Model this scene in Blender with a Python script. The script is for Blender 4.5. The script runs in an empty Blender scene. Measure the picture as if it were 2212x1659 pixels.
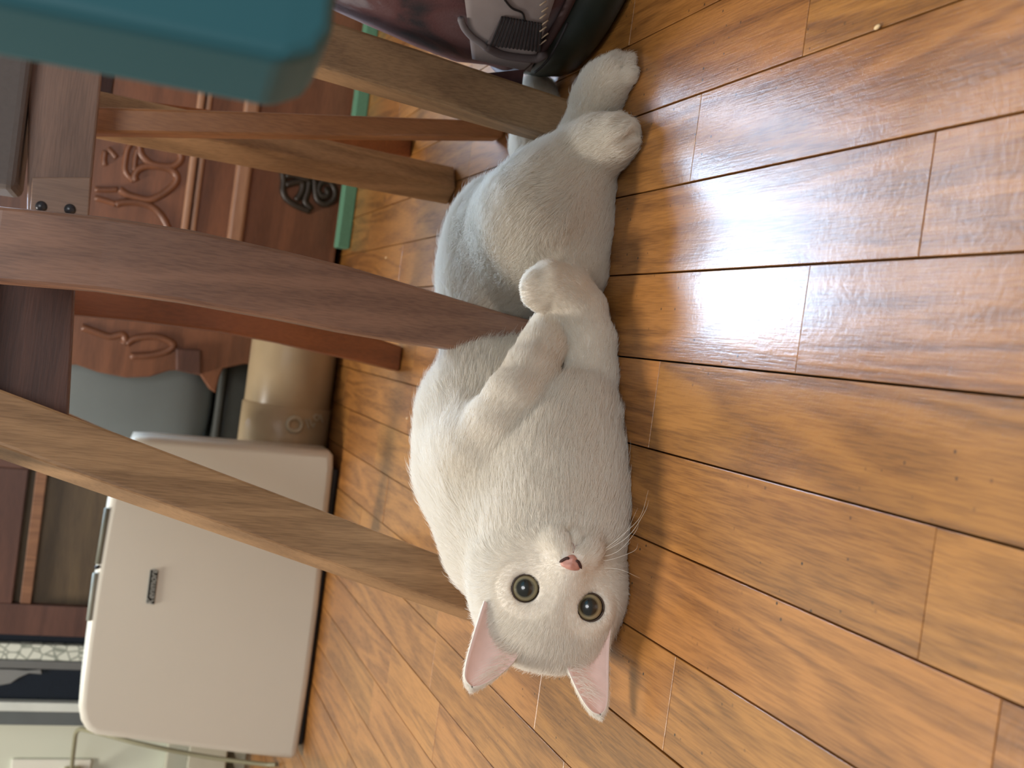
import bpy, bmesh, math, random
import numpy as np
from mathutils import Vector, Matrix, noise as mnoise

random.seed(7); np.random.seed(7)
scene = bpy.context.scene
COL = scene.collection

# ------------------------------------------------------------------ camera
# photo was taken with the phone on its side: image-right is world-down.
FPX = 2400.0
PIT = math.atan(875.7 / FPX); ROL = math.atan(.127)
PSI = math.atan(61.6 / FPX * math.cos(PIT)); CAMH = .367
FW = np.array([-math.sin(PSI) * math.cos(PIT), math.cos(PSI) * math.cos(PIT), -math.sin(PIT)])
R0 = np.array([math.cos(PSI), math.sin(PSI), 0.0]); U0 = np.cross(R0, FW)
RR = math.cos(ROL) * R0 + math.sin(ROL) * U0
DD = math.sin(ROL) * R0 - math.cos(ROL) * U0
CP = np.array([0, 0, CAMH])
cam_d = bpy.data.cameras.new('camera'); cam = bpy.data.objects.new('camera', cam_d); COL.objects.link(cam)
cam_d.sensor_fit = 'HORIZONTAL'; cam_d.sensor_width = 36.0; cam_d.lens = FPX / 2212 * 36
cam_d.clip_start = .01; cam_d.clip_end = 50
cam.matrix_world = Matrix(((DD[0], RR[0], -FW[0], CP[0]), (DD[1], RR[1], -FW[1], CP[1]), (DD[2], RR[2], -FW[2], CP[2]), (0, 0, 0, 1)))
cam_d.dof.use_dof = True; cam_d.dof.focus_distance = .80; cam_d.dof.aperture_fstop = 10.5
scene.camera = cam

# ------------------------------------------------------------------ world, lights, exposure
W = bpy.data.worlds.new('room_light'); scene.world = W; W.use_nodes = True
W.node_tree.nodes['Background'].inputs[0].default_value = (1.0, .95, .89, 1)
W.node_tree.nodes['Background'].inputs[1].default_value = .22
vs = scene.view_settings
vs.view_transform = 'Standard'; vs.look = 'None'; vs.gamma = 1.0; vs.use_curve_mapping = False
vs.exposure = 0.22
def area(name, loc, target, size, power, color):
    l = bpy.data.lights.new(name, 'AREA'); l.shape = 'DISK'; l.size = size; l.energy = power; l.color = color
    o = bpy.data.objects.new(name, l); COL.objects.link(o); o.location = loc
    o.rotation_euler = (Vector(target) - Vector(loc)).to_track_quat('-Z', 'Y').to_euler()
    return o
area('ceiling_lamp', (-.95, 1.35, 2.2), (-.3, .9, 0), .6, 44, (1.0, .94, .86))
area('room_daylight', (.45, -1.4, 1.7), (-.1, .8, .1), 1.3, 28, (.96, .98, 1.0))
WINDOW_GLOW = 38.0

# ------------------------------------------------------------------ pixel -> place helpers (2212x1659 frame)
def ray(px, py): return FW + (829.5 - py) / FPX * RR + (px - 1106) / FPX * DD
def at(px, py, Z): return CP + ray(px, py) * Z
def at_y(px, py, y): r = ray(px, py); return CP + r * (y / r[1])
def ground(px, py): r = ray(px, py); return CP - r * (CAMH / r[2])
def rest(px, py, rp, k=1.0):
    r = ray(px, py); Z = CAMH / (k * rp / FPX - r[2]); return CP + r * Z, rp * Z / FPX
def depth(p): return float(np.dot(np.asarray(p) - CP, FW))

# ------------------------------------------------------------------ object helpers
def tag(o, label=None, cat=None, group=None, kind=None):
    if label: o['label'] = label
    if cat: o['category'] = cat
    if group: o['group'] = group
    if kind: o['kind'] = kind
    return o
def thing(name, loc, label, cat, group=None):
    e = bpy.data.objects.new(name, None); e.empty_display_size = .05; COL.objects.link(e)
    e.location = Vector([float(v) for v in loc]); return tag(e, label, cat, group)
def setpar(o, parent):
    if parent is not None:
        o.parent = parent
        M = Matrix.Translation(parent.location)
        p = parent.parent
        while p is not None:
            M = Matrix.Translation(p.location) @ M if parent.type == 'EMPTY' and False else M
            p = p.parent
        if parent.type == 'EMPTY': o.matrix_parent_inverse = M.inverted()
    return o
def mobj(name, verts, faces, mat, parent=None, smooth=False):
    me = bpy.data.meshes.new(name)
    me.from_pydata([tuple(map(float, v)) for v in verts], [], [tuple(map(int, f)) for f in faces]); me.update()
    if smooth: me.polygons.foreach_set('use_smooth', [True] * len(me.polygons))
    o = bpy.data.objects.new(name, me); COL.objects.link(o)
    if mat: me.materials.append(mat)
    return setpar(o, parent)
def bmobj(name, bm, mat, parent=None, smooth=False):
    bmesh.ops.recalc_face_normals(bm, faces=bm.faces)
    me = bpy.data.meshes.new(name); bm.to_mesh(me); bm.free()
    if smooth: me.polygons.foreach_set('use_smooth', [True] * len(me.polygons))
    o = bpy.data.objects.new(name, me); COL.objects.link(o)
    if mat: me.materials.append(mat)
    return setpar(o, parent)
def bevel_bm(bm, w, seg=2, ang=.5):
    es = [e for e in bm.edges if len(e.link_faces) == 2 and e.calc_face_angle(0) > ang]
    if w > 0 and es: bmesh.ops.bevel(bm, geom=es, offset=w, segments=seg, profile=.5, affect='EDGES', clamp_overlap=True)
def box(name, a, b, mat, parent=None, bev=.003, seg=2):
    bm = bmesh.new(); bmesh.ops.create_cube(bm, size=1)
    for v in bm.verts: v.co = Vector([(a[i] + b[i]) / 2 + v.co[i] * (b[i] - a[i]) for i in range(3)])
    bevel_bm(bm, bev, seg)
    return bmobj(name, bm, mat, parent)
def loft(name, rings, mat, parent=None, bev=.004, smooth=False, seg=2):
    bm = bmesh.new(); R = [[bm.verts.new(tuple(map(float, p))) for p in r] for r in rings]; n = len(R[0])
    for a, b in zip(R[:-1], R[1:]):
        for i in range(n): bm.faces.new((a[i], a[(i + 1) % n], b[(i + 1) % n], b[i]))
    bm.faces.new(R[0][::-1]); bm.faces.new(R[-1])
    bmesh.ops.recalc_face_normals(bm, faces=bm.faces)
    if bev: bevel_bm(bm, bev, seg)
    return bmobj(name, bm, mat, parent, smooth)
def leg(name, secs, yaw, mat, parent=None, bev=.004):
    c, s = math.cos(yaw), math.sin(yaw); rings = []
    for (p, w, d) in secs:
        rings.append([(p[0] + sx * w / 2 * c - sy * d / 2 * s, p[1] + sx * w / 2 * s + sy * d / 2 * c, p[2])
                      for sx, sy in ((-1, -1), (1, -1), (1, 1), (-1, 1))])
    return loft(name, rings, mat, parent, bev)
def spline(pts, n=8):
    P = [np.asarray(p, float) for p in pts]; P = [2 * P[0] - P[1]] + P + [2 * P[-1] - P[-2]]; out = []
    for i in range(1, len(P) - 2):
        for t in np.linspace(0, 1, n, endpoint=False):
            a, b, c, d = P[i - 1], P[i], P[i + 1], P[i + 2]
            out.append(.5 * ((2 * b) + (-a + c) * t + (2 * a - 5 * b + 4 * c - d) * t * t + (-a + 3 * b - 3 * c + d) * t ** 3))
    out.append(P[-2]); return out
def tube_geo(pts, rad, sides=8):
    pts = [np.asarray(p, float) for p in pts]; n = len(pts); V = []; Fc = []
    rad = rad if hasattr(rad, '__len__') else [rad] * n
    ref = np.array([0, 0, 1.0])
    for i, p in enumerate(pts):
        t = pts[min(i + 1, n - 1)] - pts[max(i - 1, 0)]; t /= (np.linalg.norm(t) + 1e-12)
        if abs(np.dot(t, ref)) > .95: ref = np.array([1.0, 0, 0])
        a = np.cross(t, ref); a /= np.linalg.norm(a); b = np.cross(a, t); ref = b
        for k in range(sides):
            th = 2 * math.pi * k / sides; V.append(p + rad[i] * (math.cos(th) * a + math.sin(th) * b))
    for i in range(n - 1):
        for k in range(sides):
            Fc.append((i * sides + k, i * sides + (k + 1) % sides, (i + 1) * sides + (k + 1) % sides, (i + 1) * sides + k))
    Fc.append(tuple(range(sides))[::-1]); Fc.append(tuple((n - 1) * sides + k for k in range(sides)))
    return V, Fc
def tube(name, pts, rad, mat, parent=None, sides=8):
    V, Fc = tube_geo(pts, rad, sides); return mobj(name, V, Fc, mat, parent, True)
def slab(name, poly, y0, y1, mat, parent=None, bev=.004, seg=2):
    """front outline (x,z points) extruded from y0 back to y1"""
    bm = bmesh.new(); a = [bm.verts.new((float(x), y0, float(z))) for x, z in poly]
    f = bm.faces.new(a); r = bmesh.ops.extrude_face_region(bm, geom=[f])
    for v in [g for g in r['geom'] if isinstance(g, bmesh.types.BMVert)]: v.co.y = y1
    bmesh.ops.recalc_face_normals(bm, faces=bm.faces)
    if bev:
        es = [e for e in bm.edges if abs(e.verts[0].co.y - e.verts[1].co.y) < 1e-6]
        bmesh.ops.bevel(bm, geom=es, offset=bev, segments=seg, profile=.5, affect='EDGES', clamp_overlap=True)
    return bmobj(name, bm, mat, parent)
def outline(pts, y): return [(p[0], p[2]) for p in (at_y(a, b, y) for a, b in pts)]

# ------------------------------------------------------------------ materials
def s2l(c): return tuple(((v / 255) / 12.92 if v / 255 <= .04045 else ((v / 255 + .055) / 1.055) ** 2.4) for v in c) + (1,)
def mat_new(name):
    m = bpy.data.materials.new(name); m.use_nodes = True; nt = m.node_tree
    return m, nt, nt.nodes['Principled BSDF']
def plain(name, rgb, rough=.5, metal=0., var=.06, scale=30, bump=0., spec=.5, sheen=0.):
    m, nt, b = mat_new(name); N, L = nt.nodes, nt.links
    tc = N.new('ShaderNodeTexCoord'); nz = N.new('ShaderNodeTexNoise'); nz.inputs['Scale'].default_value = scale; nz.inputs['Detail'].default_value = 5
    L.new(tc.outputs['Object'], nz.inputs['Vector'])
    mx = N.new('ShaderNodeMix'); mx.data_type = 'RGBA'; c = s2l(rgb)
    mx.inputs[6].default_value = tuple(v * (1 - var * 2) for v in c[:3]) + (1,); mx.inputs[7].default_value = tuple(min(1, v * (1 + var * 2)) for v in c[:3]) + (1,)
    L.new(nz.outputs['Fac'], mx.inputs[0]); L.new(mx.outputs[2], b.inputs['Base Color'])
    b.inputs['Roughness'].default_value = rough; b.inputs['Metallic'].default_value = metal
    b.inputs['Specular IOR Level'].default_value = spec
    if sheen: b.inputs['Sheen Weight'].default_value = sheen
    if bump:
        bp = N.new('ShaderNodeBump'); bp.inputs['Strength'].default_value = bump; bp.inputs['Distance'].default_value = .002
        L.new(nz.outputs['Fac'], bp.inputs['Height']); L.new(bp.outputs['Normal'], b.inputs['Normal'])
    return m
def wood(name, light, dark, axis='z', rough=.42, ring=16., fine=1.0, bump=.12, coat=0., rnd=0., hue=None):
    """oak-like grain along one axis; rnd>0 varies tone and grain per object"""
    m, nt, b = mat_new(name); N, L = nt.nodes, nt.links
    tc = N.new('ShaderNodeTexCoord'); oi = N.new('ShaderNodeObjectInfo')
    off = N.new('ShaderNodeVectorMath'); off.operation = 'MULTIPLY_ADD'
    cb = N.new('ShaderNodeCombineXYZ')
    for i in range(3): L.new(oi.outputs['Random'], cb.inputs[i])
    L.new(cb.outputs[0], off.inputs[0]); off.inputs[1].default_value = (31, 47, 23); L.new(tc.outputs['Object'], off.inputs[2])
    def mapped(sc, rat=.10):
        mp = N.new('ShaderNodeMapping'); v = [sc, sc, sc]; v['xyz'.index(axis)] = sc * rat
        mp.inputs['Scale'].default_value = v; L.new(off.outputs[0], mp.inputs['Vector']); return mp.outputs[0]
    # growth rings: distorted distance field -> sine
    n1 = N.new('ShaderNodeTexNoise'); n1.inputs['Scale'].default_value = 1.; n1.inputs['Detail'].default_value = 2; n1.inputs['Distortion'].default_value = .6
    L.new(mapped(ring), n1.inputs['Vector'])
    ms = N.new('ShaderNodeMath'); ms.operation = 'MULTIPLY'; ms.inputs[1].default_value = 34; L.new(n1.outputs['Fac'], ms.inputs[0])
    sn = N.new('ShaderNodeMath'); sn.operation = 'SINE'; L.new(ms.outputs[0], sn.inputs[0])
    r1 = N.new('ShaderNodeMapRange'); r1.inputs[1].default_value = -1; r1.inputs[2].default_value = 1; L.new(sn.outputs[0], r1.inputs[0])
    # pores: fine short dashes along the grain
    n2 = N.new('ShaderNodeTexNoise'); n2.inputs['Scale'].default_value = 1.; n2.inputs['Detail'].default_value = 3; L.new(mapped(780 * fine, .055), n2.inputs['Vector'])
    r2 = N.new('ShaderNodeMapRange'); r2.inputs[1].default_value = .36; r2.inputs[2].default_value = .60; L.new(n2.outputs['Fac'], r2.inputs[0])
    # broad tone
    n3 = N.new('ShaderNodeTexNoise'); n3.inputs['Scale'].default_value = 1.; n3.inputs['Detail'].default_value = 3; L.new(mapped(ring * .9), n3.inputs['Vector'])
    a1 = N.new('ShaderNodeMath'); a1.operation = 'MULTIPLY'; a1.inputs[1].default_value = .44; L.new(r1.outputs[0], a1.inputs[0])
    a2 = N.new('ShaderNodeMath'); a2.operation = 'MULTIPLY_ADD'; a2.inputs[1].default_value = .34; L.new(r2.outputs[0], a2.inputs[0]); L.new(a1.outputs[0], a2.inputs[2])
    a3 = N.new('ShaderNodeMath'); a3.operation = 'MULTIPLY_ADD'; a3.inputs[1].default_value = .5; L.new(n3.outputs['Fac'], a3.inputs[0]); L.new(a2.outputs[0], a3.inputs[2])
    mx = N.new('ShaderNodeMix'); mx.data_type = 'RGBA'; mx.inputs[6].default_value = s2l(dark); mx.inputs[7].default_value = s2l(light)
    L.new(a3.outputs[0], mx.inputs[0]); colr = mx.outputs[2]
    if rnd:
        hs = N.new('ShaderNodeHueSaturation')
        mr = N.new('ShaderNodeMapRange'); mr.inputs[3].default_value = 1 - rnd; mr.inputs[4].default_value = 1 + rnd; L.new(oi.outputs['Random'], mr.inputs[0]); L.new(mr.outputs[0], hs.inputs['Value'])
        fr = N.new('ShaderNodeMath'); fr.operation = 'MULTIPLY'; fr.inputs[1].default_value = 13.7; L.new(oi.outputs['Random'], fr.inputs[0])
        f2 = N.new('ShaderNodeMath'); f2.operation = 'FRACT'; L.new(fr.outputs[0], f2.inputs[0])
        m2 = N.new('ShaderNodeMapRange'); m2.inputs[3].default_value = .4975; m2.inputs[4].default_value = .5035; L.new(f2.outputs[0], m2.inputs[0]); L.new(m2.outputs[0], hs.inputs['Hue'])
        L.new(colr, hs.inputs['Color']); colr = hs.outputs[0]
    L.new(colr, b.inputs['Base Color'])
    b.inputs['Roughness'].default_value = rough
    hb = N.new('ShaderNodeBump'); hb.inputs['Strength'].default_value = bump; hb.inputs['Distance'].default_value = .0006
    L.new(a2.outputs[0], hb.inputs['Height']); last = hb
    if coat:
        # worn varnish: dents, scuffs and a slow waviness catch the window light
        n4 = N.new('ShaderNodeTexNoise'); n4.inputs['Scale'].default_value = 260; n4.inputs['Detail'].default_value = 3; L.new(off.outputs[0], n4.inputs['Vector'])
        n5 = N.new('ShaderNodeTexNoise'); n5.inputs['Scale'].default_value = 22; n5.inputs['Detail'].default_value = 2; L.new(off.outputs[0], n5.inputs['Vector'])
        b2 = N.new('ShaderNodeBump'); b2.inputs['Strength'].default_value = .22; b2.inputs['Distance'].default_value = .0006; L.new(n4.outputs['Fac'], b2.inputs['Height']); L.new(hb.outputs[0], b2.inputs['Normal'])
        b3 = N.new('ShaderNodeBump'); b3.inputs['Strength'].default_value = .15; b3.inputs['Distance'].default_value = .002; L.new(n5.outputs['Fac'], b3.inputs['Height']); L.new(b2.outputs[0], b3.inputs['Normal'])
        last = b3
        b.inputs['Coat Weight'].default_value = coat; b.inputs['Coat Roughness'].default_value = .25; b.inputs['Specular IOR Level'].default_value = .2; b.inputs['Coat IOR'].default_value = 1.5
        L.new(last.outputs[0], b.inputs['Coat Normal'])
        # dirt specks
        vo = N.new('ShaderNodeTexVoronoi'); vo.inputs['Scale'].default_value = 95; L.new(off.outputs[0], vo.inputs['Vector'])
        vr = N.new('ShaderNodeMapRange'); vr.inputs[1].default_value = .07; vr.inputs[2].default_value = .11; L.new(vo.outputs['Distance'], vr.inputs[0])
        nm = N.new('ShaderNodeTexNoise'); nm.inputs['Scale'].default_value = 6; L.new(off.outputs[0], nm.inputs['Vector'])
        nr = N.new('ShaderNodeMapRange'); nr.inputs[1].default_value = .50; nr.inputs[2].default_value = .62; nr.inputs[3].default_value = 1; nr.inputs[4].default_value = 0; L.new(nm.outputs['Fac'], nr.inputs[0])
        mxm = N.new('ShaderNodeMath'); mxm.operation = 'MAXIMUM'; L.new(vr.outputs[0], mxm.inputs[0]); L.new(nr.outputs[0], mxm.inputs[1])
        dm = N.new('ShaderNodeMix'); dm.data_type = 'RGBA'; dm.inputs[6].default_value = s2l((52, 38, 26)); L.new(mxm.outputs[0], dm.inputs[0]); L.new(colr, dm.inputs[7]); L.new(dm.outputs[2], b.inputs['Base Color'])
    L.new(last.outputs[0], b.inputs['Normal'])
    return m

M_plank = wood('oak_plank', (170, 114, 56), (96, 57, 24), 'y', rough=.42, ring=24, bump=.15, coat=.95, rnd=.09)
M_sub = plain('floor_gap', (38, 26, 18), .9)
M_oak = wood('oak_leg', (176, 138, 98), (112, 82, 54), 'z', rough=.5, ring=14)
M_oakred = wood('reddish_leg', (158, 116, 92), (108, 76, 60), 'z', rough=.45, ring=14)
M_russet = wood('russet_leg', (150, 90, 54), (104, 58, 32), 'z', rough=.4, ring=12)
M_honey = wood('honey_leg', (168, 112, 66), (118, 74, 40), 'z', rough=.45, ring=12)
M_dres = wood('carved_wood', (130, 84, 58), (88, 55, 37), 'x', rough=.38, ring=10)
M_dresl = wood('carved_wood_pale', (172, 130, 100), (136, 96, 72), 'x', rough=.4, ring=10)  # paler tone of the carved wood, used on the mouldings
M_apron = wood('apron_wood', (138, 106, 88), (96, 72, 58), 'x', rough=.5, ring=14)
M_dark = wood('dark_wood', (98, 66, 54), (64, 42, 36), 'x', rough=.45, ring=12)
M_panel = wood('cabinet_panel', (98, 80, 56), (66, 52, 38), 'x', rough=.5, ring=16)
M_strip = wood('cabinet_inlay', (140, 98, 68), (104, 68, 48), 'z', rough=.5, ring=30)

# ------------------------------------------------------------------ setting: floor planks
PW = .0632; PX0 = .0128
floor = box('floor', (-2.6, -.5, -.06), (2.6, 2.75, -.010), M_sub, None, 0); tag(floor, kind='structure')
joints = {0: [.541, .93], -1: [.707, 1.08], -2: [.412, .80], 1: [.451, .86], -4: [.629, 1.01], -3: [.36, .74], 2: [.33, .70, 1.1], -5: [.52, .84], 3: [.58, .95]}
pl_cache = {}; planks = []
def plank_mesh(L):
    k = round(L, 3)
    if k not in pl_cache:
        bm = bmesh.new(); bmesh.ops.create_cube(bm, size=1)
        for v in bm.verts: v.co = Vector((v.co.x * (PW - .0011), v.co.y * (k - .0004), v.co.z * .012))
        es = [e for e in bm.edges if all(v.co.z > 0 for v in e.verts)]
        bmesh.ops.bevel(bm, geom=es, offset=.0004, segments=2, profile=.5, affect='EDGES')
        me = bpy.data.meshes.new('plank'); bm.to_mesh(me); bm.free(); me.materials.append(M_plank); pl_cache[k] = me
    return pl_cache[k]
def strip_rows(n):
    ys = sorted(joints.get(n, [])); rng = random.Random(100 + n)
    y = ys[0] if ys else .25 + rng.random() * .3
    lo = [y]
    while lo[0] > .12: lo.insert(0, round(lo[0] - rng.choice((.30, .36, .42)), 3))
    hi = ys if ys else [y]
    hi = lo[:-1] + hi
    while hi[-1] < 2.7: hi.append(round(hi[-1] + rng.choice((.21, .30, .36, .42)), 3))
    return hi
stuff_v, stuff_f = [], []
for n in range(-26, 30):
    xc = PX0 + (n + .5) * PW
    e = strip_rows(n); rng = random.Random(500 + n)
    for a, b in zip(e[:-1], e[1:]):
        if b <= a + .02: continue
        dz = rng.uniform(-.0003, .0003)
        if -17 <= n <= 15 and b > .28:
            o = bpy.data.objects.new('plank', plank_mesh(b - a)); COL.objects.link(o)
            o.location = (xc, (a + b) / 2, -.006 + dz); o.rotation_euler = (rng.uniform(-.0003, .0003), rng.uniform(-.003, .003), 0)
            o.parent = floor; planks.append(o)
        else:
            i = len(stuff_v); w = PW / 2 - .0006
            for z in (-.012, 0):
                for sx, yy in ((-1, a + .0004), (1, a + .0004), (1, b - .0004), (-1, b - .0004)): stuff_v.append((xc + sx * w, yy, z + dz))
            stuff_f += [(i + 4, i + 5, i + 6, i + 7), (i, i + 1, i + 5, i + 4), (i + 1, i + 2, i + 6, i + 5), (i + 2, i + 3, i + 7, i + 6), (i + 3, i, i + 4, i + 7)]
far = mobj('plank', stuff_v, stuff_f, M_plank, floor); far['kind'] = 'stuff'

# ------------------------------------------------------------------ setting: walls and window
M_wall = plain('wall_paint', (206, 210, 192), .8, var=.03, scale=4)
M_white = plain('white_paint', (226, 226, 212), .5, var=.02)
WY = 2.32
WX0, WX1, WZ0, WZ1 = -.02, .98, .68, 1.46
def wallbits(y0, y1):
    V = []; Fc = []
    for x0, x1, z0, z1 in ((-2.6, WX0, 0, 2.5), (WX1, 2.6, 0, 2.5), (WX0, WX1, 0, WZ0), (WX0, WX1, WZ1, 2.5)):
        i = len(V)
        for y in (y0, y1): V.extend([(x0, y, z0), (x1, y, z0), (x1, y, z1), (x0, y, z1)])
        Fc += [(i, i + 1, i + 2, i + 3), (i + 7, i + 6, i + 5, i + 4), (i, i + 4, i + 5, i + 1), (i + 1, i + 5, i + 6, i + 2), (i + 2, i + 6, i + 7, i + 3), (i + 3, i + 7, i + 4, i)]
    return V, Fc
V, Fc = wallbits(WY, WY + .12); tag(mobj('wall_back', V, Fc, M_wall), kind='structure')
win = tag(box('window_1', (WX0 - .05, WY - .03, WZ0 - .06), (WX1 + .05, WY + .0, WZ0), M_white, None, .004), kind='structure')
for a, b in (((WX0 - .05, WZ0), (WX0, WZ1 + .05)), ((WX1, WZ0), (WX1 + .05, WZ1 + .05)), ((WX0, WZ1), (WX1, WZ1 + .05))):
    box('window_frame', (a[0], WY - .025, a[1]), (b[0], WY + .0, b[1]), M_white, win, .003)
m, nt, b = mat_new('daylight_pane'); nt.nodes.remove(b)
em = nt.nodes.new('ShaderNodeEmission'); em.inputs[0].default_value = (.54, .74, 1.0, 1); em.inputs[1].default_value = WINDOW_GLOW
nt.links.new(em.outputs[0], nt.nodes['Material Output'].inputs[0])
box('window_pane', (WX0, WY + .03, WZ0), (WX1, WY + .04, WZ1), m, win, 0)

# ================================================================== CAT
ZH = .775                    # depth of the face
SC = ZH / FPX
EM = np.array([1201., 1290.])          # midpoint between the eyes in the photo
cx_, cy_ = .96, .28
def loc2(px, py):
    d = np.array([px, py]) - EM; return (d[0] * cx_ + d[1] * cy_, -d[0] * cy_ + d[1] * cx_)
EYEM = at(EM[0], EM[1], ZH)
_fwd = CP - EYEM; _fwd /= np.linalg.norm(_fwd)                 # out of the face, towards the lens
_imx = DD; _imy = -RR
HX = cx_ * _imx + cy_ * _imy; HX -= _fwd * np.dot(HX, _fwd); HX /= np.linalg.norm(HX)
HY = np.cross(_fwd, HX)
if np.dot(HY, -cy_ * _imx + cx_ * _imy) < 0: HY = -HY
# turn the face a little towards the floor side and chin-up
ang = math.radians(7)
HZ = _fwd * math.cos(ang) + HX * math.sin(ang); HX2 = HX * math.cos(ang) - _fwd * math.sin(ang)
HX = HX2
def hp(x, y, z): return EYEM + (HX * x + HY * y + HZ * z) * SC   # head-local pixels -> world

class Field:
    def __init__(s, lo, hi, h):
        s.h = h; s.lo = np.array(lo, float); s.n = np.ceil((np.array(hi) - s.lo) / h).astype(int) + 1
        s.f = np.full(s.n, .05, np.float32)
    def sub(s, lo, hi):
        a = np.clip(np.floor((np.array(lo) - s.lo) / s.h).astype(int), 0, s.n); b = np.clip(np.ceil((np.array(hi) - s.lo) / s.h).astype(int) + 1, 0, s.n)
        if np.any(b <= a): return None, None
        ax = [(s.lo[i] + s.h * np.arange(a[i], b[i])).astype(np.float32) for i in range(3)]
        return tuple(slice(a[i], b[i]) for i in range(3)), np.meshgrid(*ax, indexing='ij', sparse=True)
    def add(s, fn, lo, hi, k, op='u'):
        m = .03 + k
        sl, X = s.sub(np.array(lo) - m, np.array(hi) + m)
        if sl is None: return
        d = fn(*X); g = s.f[sl]
        if op == 'u':
            hh = np.maximum(k - np.abs(g - d), 0) / k; s.f[sl] = np.minimum(g, d) - hh * hh * k * .25
        else:
            d = -d; hh = np.maximum(k - np.abs(g - d), 0) / k; s.f[sl] = np.maximum(g, d) + hh * hh * k * .25
def cone_fn(a, b, ra, rb):
    a = np.asarray(a, float); b = np.asarray(b, float); ab = b - a; L2 = float(ab @ ab) + 1e-12
    def fn(x, y, z):
        t = np.clip(((x - a[0]) * ab[0] + (y - a[1]) * ab[1] + (z - a[2]) * ab[2]) / L2, 0, 1)
        return np.sqrt((x - a[0] - t * ab[0]) ** 2 + (y - a[1] - t * ab[1]) ** 2 + (z - a[2] - t * ab[2]) ** 2) - (ra + (rb - ra) * t)
    return fn
def ell_fn(c, ax, r):
    c = np.asarray(c, float); ax = [np.asarray(v, float) for v in ax]
    def fn(x, y, z):
        q = [((x - c[0]) * v[0] + (y - c[1]) * v[1] + (z - c[2]) * v[2]) for v in ax]
        k0 = np.sqrt(sum((q[i] / r[i]) ** 2 for i in range(3))); k1 = np.sqrt(sum((q[i] / r[i] ** 2) ** 2 for i in range(3)))
        return k0 * (k0 - 1) / np.maximum(k1, 1e-6)
    return fn
# curved chair leg that the cat is wrapped around
bsec = [(-60, 524, 165, .905), (0, 531, 162, .902), (220, 551, 158, .898), (400, 577, 155, .893), (600, 617, 146, .887), (740, 648, 140, .882), (900, 685, 120, .875), (1000, 707, 103, .870), (1090, 728, 92, .866)]
BRINGS = []
for px, py, w, y in bsec[::-1]:
    p = at_y(px, py, y); BRINGS.append((p, w * depth(p) / FPX, .028))
fb = BRINGS[0][0].copy(); fb += (BRINGS[0][0] - BRINGS[1][0]) / (BRINGS[1][0][2] - BRINGS[0][0][2]) * (BRINGS[0][0][2] - .0005); BRINGS.insert(0, (fb, .034, .028))
PRIMS = []      # (fn, lo, hi, k, op)
BONES = []      # (a, b, ra, rb, fur length) for combing the coat
def cone(a, b, ra, rb, k=.018, fur=.010, op='u'):
    a = np.asarray(a, float); b = np.asarray(b, float); r = max(ra, rb)
    PRIMS.append((cone_fn(a, b, ra, rb), np.minimum(a, b) - r, np.maximum(a, b) + r, k, op))
    if op == 'u': BONES.append((a, b, ra, rb, fur))
def chain(pts, k=.018, fur=.010):
    for (a, ra), (b, rb) in zip(pts[:-1], pts[1:]): cone(a, b, ra, rb, k, fur)
def hell(x, y, z, rx, ry, rz, k=.012, op='u'):
    c = hp(x, y, z); r = (rx * SC, ry * SC, rz * SC); m = max(r)
    PRIMS.append((ell_fn(c, (HX, HY, HZ), r), c - m, c + m, k, op))
def hcone(a, b, ra, rb, k=.008, op='u'):
    A = hp(*a); B = hp(*b); r = max(ra, rb) * SC
    PRIMS.append((cone_fn(A, B, ra * SC, rb * SC), np.minimum(A, B) - r, np.maximum(A, B) + r, k, op))
def P(px, py, rp, Z): return (at(px, py, Z), rp * Z / FPX)
def lift(pr, dy=0., dz=0.): return (pr[0] + np.array([0, dy, dz]), pr[1])

# torso, lying on its right side with the belly to the lens
def TP(px, py, y, r):
    p = at_y(px, py, y); p[2] = r; return (p, r)
tor = [TP(1140, 1150, .795, .054), TP(1100, 1010, .838, .061), TP(1098, 910, .856, .060), TP(1100, 890, .866, .052), TP(1098, 812, .924, .044), TP(1095, 715, .962, .041), TP(1095, 605, .955, .042), TP(1105, 525, .945, .042)]
chain(tor, .02, .014)
cone(rest(1180, 1250, 140)[0], tor[0][0], rest(1180, 1250, 140)[1], tor[0][1], .02, .010)
# brisket and lower shoulder towards the lens
chain([rest(1190, 1180, 140), rest(1195, 1110, 138), rest(1205, 1010, 126), rest(1235, 905, 98)], .022, .012)
# upper shoulder
cone(at_y(1075, 1080, .795), at_y(1048, 985, .800), .034, .036, .022, .012)
# haunch and the upper hind leg
def Q(px, py, rp, k): return rest(px, py, rp, k)
def toe(c, lst):
    for (x, y, r) in lst:
        A_, ra_ = c; B_, rb_ = rest(x, y, r, 1.05); cone(A_, B_, ra_ * .9, rb_ * 1.04, .004, .006)
hip = TP(1110, 505, .925, .042)
cone(TP(1110, 610, .925, .042)[0], Q(1190, 505, 96, 1.15)[0], .042, Q(1190, 505, 96, 1.15)[1], .05, .012)
cone(hip[0], Q(1165, 470, 104, 1.3)[0], .048, Q(1165, 470, 104, 1.3)[1], .045, .012)
chain([Q(1165, 470, 104, 1.3), Q(1222, 392, 72, 1.35), Q(1266, 332, 50, 1.4)], .03, .009)
chain([Q(1266, 332, 50, 1.4), Q(1302, 310, 48, 1.25), Q(1334, 296, 43, 1.12)], .016, .008)
toe((Q(1330, 297, 36, 1.2)), ((1337, 268, 22), (1354, 284, 23), (1356, 307, 22), (1340, 329, 21)))
def groove(c, lst, rp):
    Zg = depth(c[0]) - c[1] * .98
    for a_, b_ in lst:
        A_, B_ = at(*a_, Zg), at(*b_, Zg + .006); cone(A_, B_, rp * Zg / FPX, rp * 1.1 * Zg / FPX, .003, 0, 's')
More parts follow.
